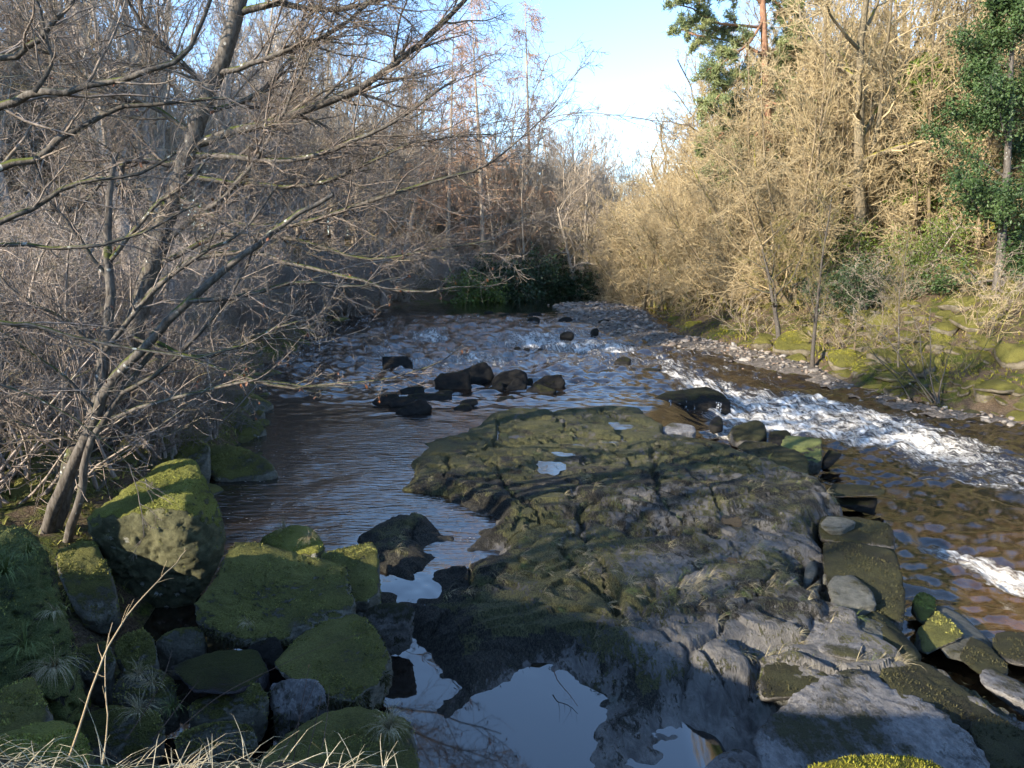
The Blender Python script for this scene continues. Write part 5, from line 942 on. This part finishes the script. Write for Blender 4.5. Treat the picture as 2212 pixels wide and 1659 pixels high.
# moss pelt on boulders
def pelt(ob, V, F, n, mat, L, w_, upmin, hang=False, seed=0):
    rs = np.random.default_rng(seed); a, b, c = V[F[:, 0]], V[F[:, 1]], V[F[:, 2]]; N = np.cross(b-a, c-a); A = np.linalg.norm(N, axis=1); N = N/np.maximum(A[:, None], 1e-12)
    tocam = ((CAM-a)*N).sum(1) > -.3; k = A*(N[:, 2] > upmin)*tocam
    if hang: k = A*(np.abs(N[:, 2]) < .6)*tocam
    if k.sum() <= 0: return
    fi = rs.choice(len(F), n, p=k/k.sum()); u = rs.random((n, 2)); u = np.where(u.sum(1, keepdims=True) > 1, 1-u, u)
    P = a[fi]+(b-a)[fi]*u[:, :1]+(c-a)[fi]*u[:, 1:]; keepn = fbm(P*2.5, 3, 5) > .0; P, nn = P[keepn], N[fi][keepn]; n = len(P)
    d = unit(nn*.8+rs.normal(size=(n, 3))*.55+np.array([0, 0, -.9 if hang else .15])); s = unit(np.cross(d, rs.normal(size=(n, 3))))*w_; ln = (L*(.4+.9*rs.random(n)))[:, None]; P = P-nn*.006
    W = np.stack([P-s, P+s, P+d*ln], 1).reshape(-1, 3)-np.array(ob.location)
    o = obj('moss', mesh('moss', W, np.arange(3*n).reshape(-1, 3), mat, smooth=False), ob); o['kind'] = 'stuff'
for i, (ob, V, F) in enumerate(ROCKS):
    m = ob.data.materials[0].name; dist = float(np.linalg.norm(V.mean(0)-CAM)); ar = float(np.ptp(V[:, 0])*np.ptp(V[:, 2]+V[:, 1]))
    n = int(min(4500, 40000*ar/dist**1.4))
    if 'shaggy dark boulder' in ob['label'] or 'broad moss covered' in ob['label']: pelt(ob, V, F, int(n*.5), M_shag, .06, .006+.0006*dist, 0, True, seed=i+500)
    if m in ('mossy_shade_rock', 'grassy_moss_face'): pelt(ob, V, F, n, M_moss, .024, .005+.0006*dist, .2, seed=i)
    elif m == 'bright_moss_rock': pelt(ob, V, F, n, M_mossg, .022, .005+.0006*dist, .35, seed=i)
    elif m == 'black_moss_rock': pelt(ob, V, F, n//2, M_shag, .03, .005+.0005*dist, -.3, seed=i)
    elif m == 'yellow_moss_rock': pelt(ob, V, F, 6000, M_mossy, .016, .004, .2, seed=i)
    elif m == 'sunlit_moss_rock': pelt(ob, V, F, min(1500, n), M_mossy, .05, .02, .2, seed=i)
# grass clumps one can tell apart
def tuft(label, u, v, Y, n, L, mat=M_straw, lie=(0, -.3, 0), droop=1.1, w_=.0028, spread=.8):
    p = D(u, v, Y); V, F = blades(np.random.default_rng(hash_(label)), np.zeros((1, 3)), n, L, spread, w_, droop, lie, 4); tag(obj('grass_tuft', mesh('grass_tuft', V, F, mat, smooth=False), loc=p), label, 'grass tuft', 'grass tufts on the foreground rocks')
tuft('large pale grass tuft on the flat mossy rock by the pool', 842, 1575, 5.05, 150, .26); tuft('white hanging grass tuft on the steep left rock face', 118, 1440, 4.9, 130, .30, lie=(.2, -.6, -.3))
tuft('small pale tuft at the foot of the broad peaked boulder', 536, 1345, 6.45, 40, .14, lie=(0, -.6, -.3)); tuft('pale tuft on the low boulder by the still water', 612, 1142, 9.2, 70, .22, lie=(-.3, -.4, 0)); tuft('dry tuft on the right shoulder of the low boulder by the still water', 668, 1165, 8.8, 70, .22)
tuft('green grass clump high on the steep left rock face', 58, 1195, 5.45, 60, .30, M_gr, (.2, -.5, 0), w_=.004); tuft('broad green grass clump at the left border', 12, 1240, 5.2, 60, .34, M_gr, (.2, -.5, 0), w_=.006); tuft('green grass clump with dry blades low on the steep face', 55, 1400, 4.8, 60, .28, M_gr, (.2, -.5, 0), w_=.004)
tuft('pale grass on the grassy round rock', 300, 1460, 5.5, 60, .2); tuft('pale grass hanging beside the grassy round rock', 330, 1480, 5.3, 50, .22); tuft('arching pale tuft below the moss tufted rock', 300, 1540, 4.5, 50, .24); tuft('thin pale tuft on the steep face above the white one', 118, 1320, 5.15, 40, .18, lie=(.2, -.6, -.3)); tuft('green tuft among stones left of the flat rock', 370, 1530, 4.9, 60, .18, M_gr)
# dry straw on the lip of the bank
xs = rs.uniform(-1.9, -.3, 170); ys = rs.uniform(1.8, 2.2, 170); zs = ground_z(xs, ys); V, F = blades(rs, np.stack([xs, ys, zs-.01], -1), 3, .24, 1.6, .0017, .9, (.3, .0, -.35), 4)
tag(obj('dry_straw', mesh('dry_straw', V, F, leafmat('pale_straw', (0.22, 0.18, 0.10), (0.50, 0.44, 0.30), .7, 8.0, .3), smooth=False)), 'bleached straw grass on the lip of the bank at the bottom', 'straw', kind='stuff')
# grass and moss tufts on both banks
xs, ys = [], []
for _ in range(9000):
    j = rs.integers(20, 74); p = RBs[j]; xs.append(p[0]+rs.random()**1.3*12); ys.append(p[1]+rs.normal()*1.2)
xs, ys = np.array(xs), np.array(ys); k = sdf(xs, ys, RIVER) > .3; xs, ys = xs[k], ys[k]; V, F = blades(rs, np.stack([xs, ys, ground_z(xs, ys)-.02], -1), 4, .16, .9, .012, .8, None, 2)
tag(obj('bank_moss', mesh('bank_moss', V, F, M_mossy, smooth=False)), 'low sunlit moss and grass on the right bank', 'moss', kind='stuff')
xs, ys = [], []
for _ in range(7000):
    j = rs.integers(2, 34); p = LBs[j]; xs.append(p[0]-rs.random()**1.2*9); ys.append(p[1]+rs.normal()*.8)
xs, ys = np.array(xs), np.array(ys); k = (sdf(xs, ys, RIVER) > .2) & (ys > 2.6); xs, ys = xs[k], ys[k]; V, F = blades(rs, np.stack([xs, ys, ground_z(xs, ys)-.02], -1), 4, .14, .9, .009, .8, None, 2)
tag(obj('shade_moss', mesh('shade_moss', V, F, M_moss, smooth=False)), 'shaded moss and low grass on the left bank', 'moss', kind='stuff')
# dead stems
M_stem = leafmat('dry_stem', (0.22, 0.16, 0.09), (0.36, 0.28, 0.17), .7, 9.0, .3); M_sht = leafmat('red_shoot', (0.06, 0.035, 0.025), (0.13, 0.08, 0.06), .7, 9.0, .3)
def stalk(name, label, pts, r0, r1, Y0, Y1, mat, per=0, L=(.1, .05), seed=0, group=None):
    P, r = limb(pts, r0, r1, Y0, Y1, 18); rs = np.random.default_rng(seed); parts = [tubes((P-P[0])[None], r[None], 6)]
    if per: A = grow(rs, (P-P[0])[None], r[None], per, 5, .3, 1, (45, 12), Labs=L, wander=.15, rr=.5, rmin=.0009); parts.append(tubes(*A, 4))
    v, f = join(parts); tag(obj(name, mesh(name, v, f, mat), loc=P[0]), label, 'stem', group)
stalk('dry_stem', 'tall bent dry stem rising across the left foreground boulders', [(140, 1660), (175, 1560), (205, 1465), (240, 1385), (290, 1310), (345, 1252), (375, 1222), (402, 1188)], .0045, .0018, 2.3, 2.9, M_stem, 7, (.10, .05), 1)
stalk('dry_stem', 'thin pale upright stem beside the tall bent one', [(222, 1660), (232, 1560), (227, 1470), (230, 1400), (243, 1345)], .0032, .0014, 2.3, 2.7, M_stem, 4, (.06, .02), 2)
stalk('dry_stem', 'long thin bramble arching right over the slab', [(380, 1580), (480, 1500), (600, 1440), (700, 1395), (790, 1365)], .002, .001, 3.4, 4.6, M_sht, 3, (.08, .03), 3)
for i, (pts, l) in enumerate([([(632, 1660), (645, 1560), (660, 1480), (668, 1435)], 'tallest reddish shoot over the flat mossy rock'), ([(660, 1650), (682, 1560), (695, 1500)], 'reddish shoot right of the tallest one'), ([(600, 1640), (640, 1570), (690, 1455)], 'slanting reddish shoot crossing the tallest one'), ([(270, 1600), (310, 1540), (350, 1470), (372, 1405)], 'reddish shoot above the mossy stones'), ([(330, 1600), (390, 1520), (430, 1470)], 'thin reddish shoot leaning right'), ([(695, 1620), (705, 1560), (712, 1480)], 'short reddish shoot nearest the pool')]):
    stalk('twig_shoot', l, pts, .003, .0012, 3.6, 3.9, M_sht, 3, (.08, .03), 20+i, 'reddish shoots in the foreground')
stalk('stick', 'short peeled stick lying on the mossy shelf', [(1003, 1340), (1010, 1328), (1018, 1318), (1022, 1316)], .012, .010, 7.55, 7.75, leafmat('peeled_wood', (.2, .17, .12), (.4, .36, .28)))
stalk('stick', 'dark forked twig put in for a twig reflection on the blue pool', [(1195, 1445), (1205, 1470), (1230, 1500), (1248, 1525)], .006, .002, 6.55, 6.1, M_sht, 5, (.2, .06), 33)  # solid twig added where the pool surface only holds a twig's reflection
# thin water curtains over the black ledge
t = NT('falling_water'); n = t.noise(t.map(t.coord(), (30, 30, 2)), 1.0, 3)
M_fall = t.done(Base_Color=(0.6, 0.62, 0.64, 1), Roughness=.3, Alpha=t.ramp(n, .48, .72))
for i, (u, v0, v1, w_) in enumerate([(1424, 872, 898, .05), (1447, 862, 897, .09), (1468, 870, 896, .04), (1481, 863, 890, .03), (1552, 868, 892, .16), (1436, 866, 889, .025), (1499, 872, 897, .025)]):
    Y1 = yb(u, v1, -.42)-.22; top = D(u, v0, Y1+.22); bot = D(u, v1, Y1); k = np.linspace(0, 1, 7)[:, None]; c = top*(1-k)+bot*k; c[:, 1] = top[1]-(top[1]-bot[1])*k[:, 0]**.5
    rr = np.random.default_rng(i).normal(size=(7, 1))*.01; V = np.concatenate([c+np.array([[-w_/2, 0, 0]])+rr, c+np.array([[0, -.03, 0]]), c+np.array([[w_/2, 0, 0]])-rr]); F = []
    for a in range(6): F += [[a, a+1, 8+a, 7+a], [7+a, 8+a, 15+a, 14+a]]
    tag(obj('water_curtain', mesh('water_curtain', V, np.array(F), M_fall)), ['leftmost', 'widest left', 'middle', 'thin right of middle', 'separate rightmost broad', 'thin second', 'thinnest'][i]+' white water curtain falling from the black ledge', 'waterfall', 'water curtains on the black ledge')
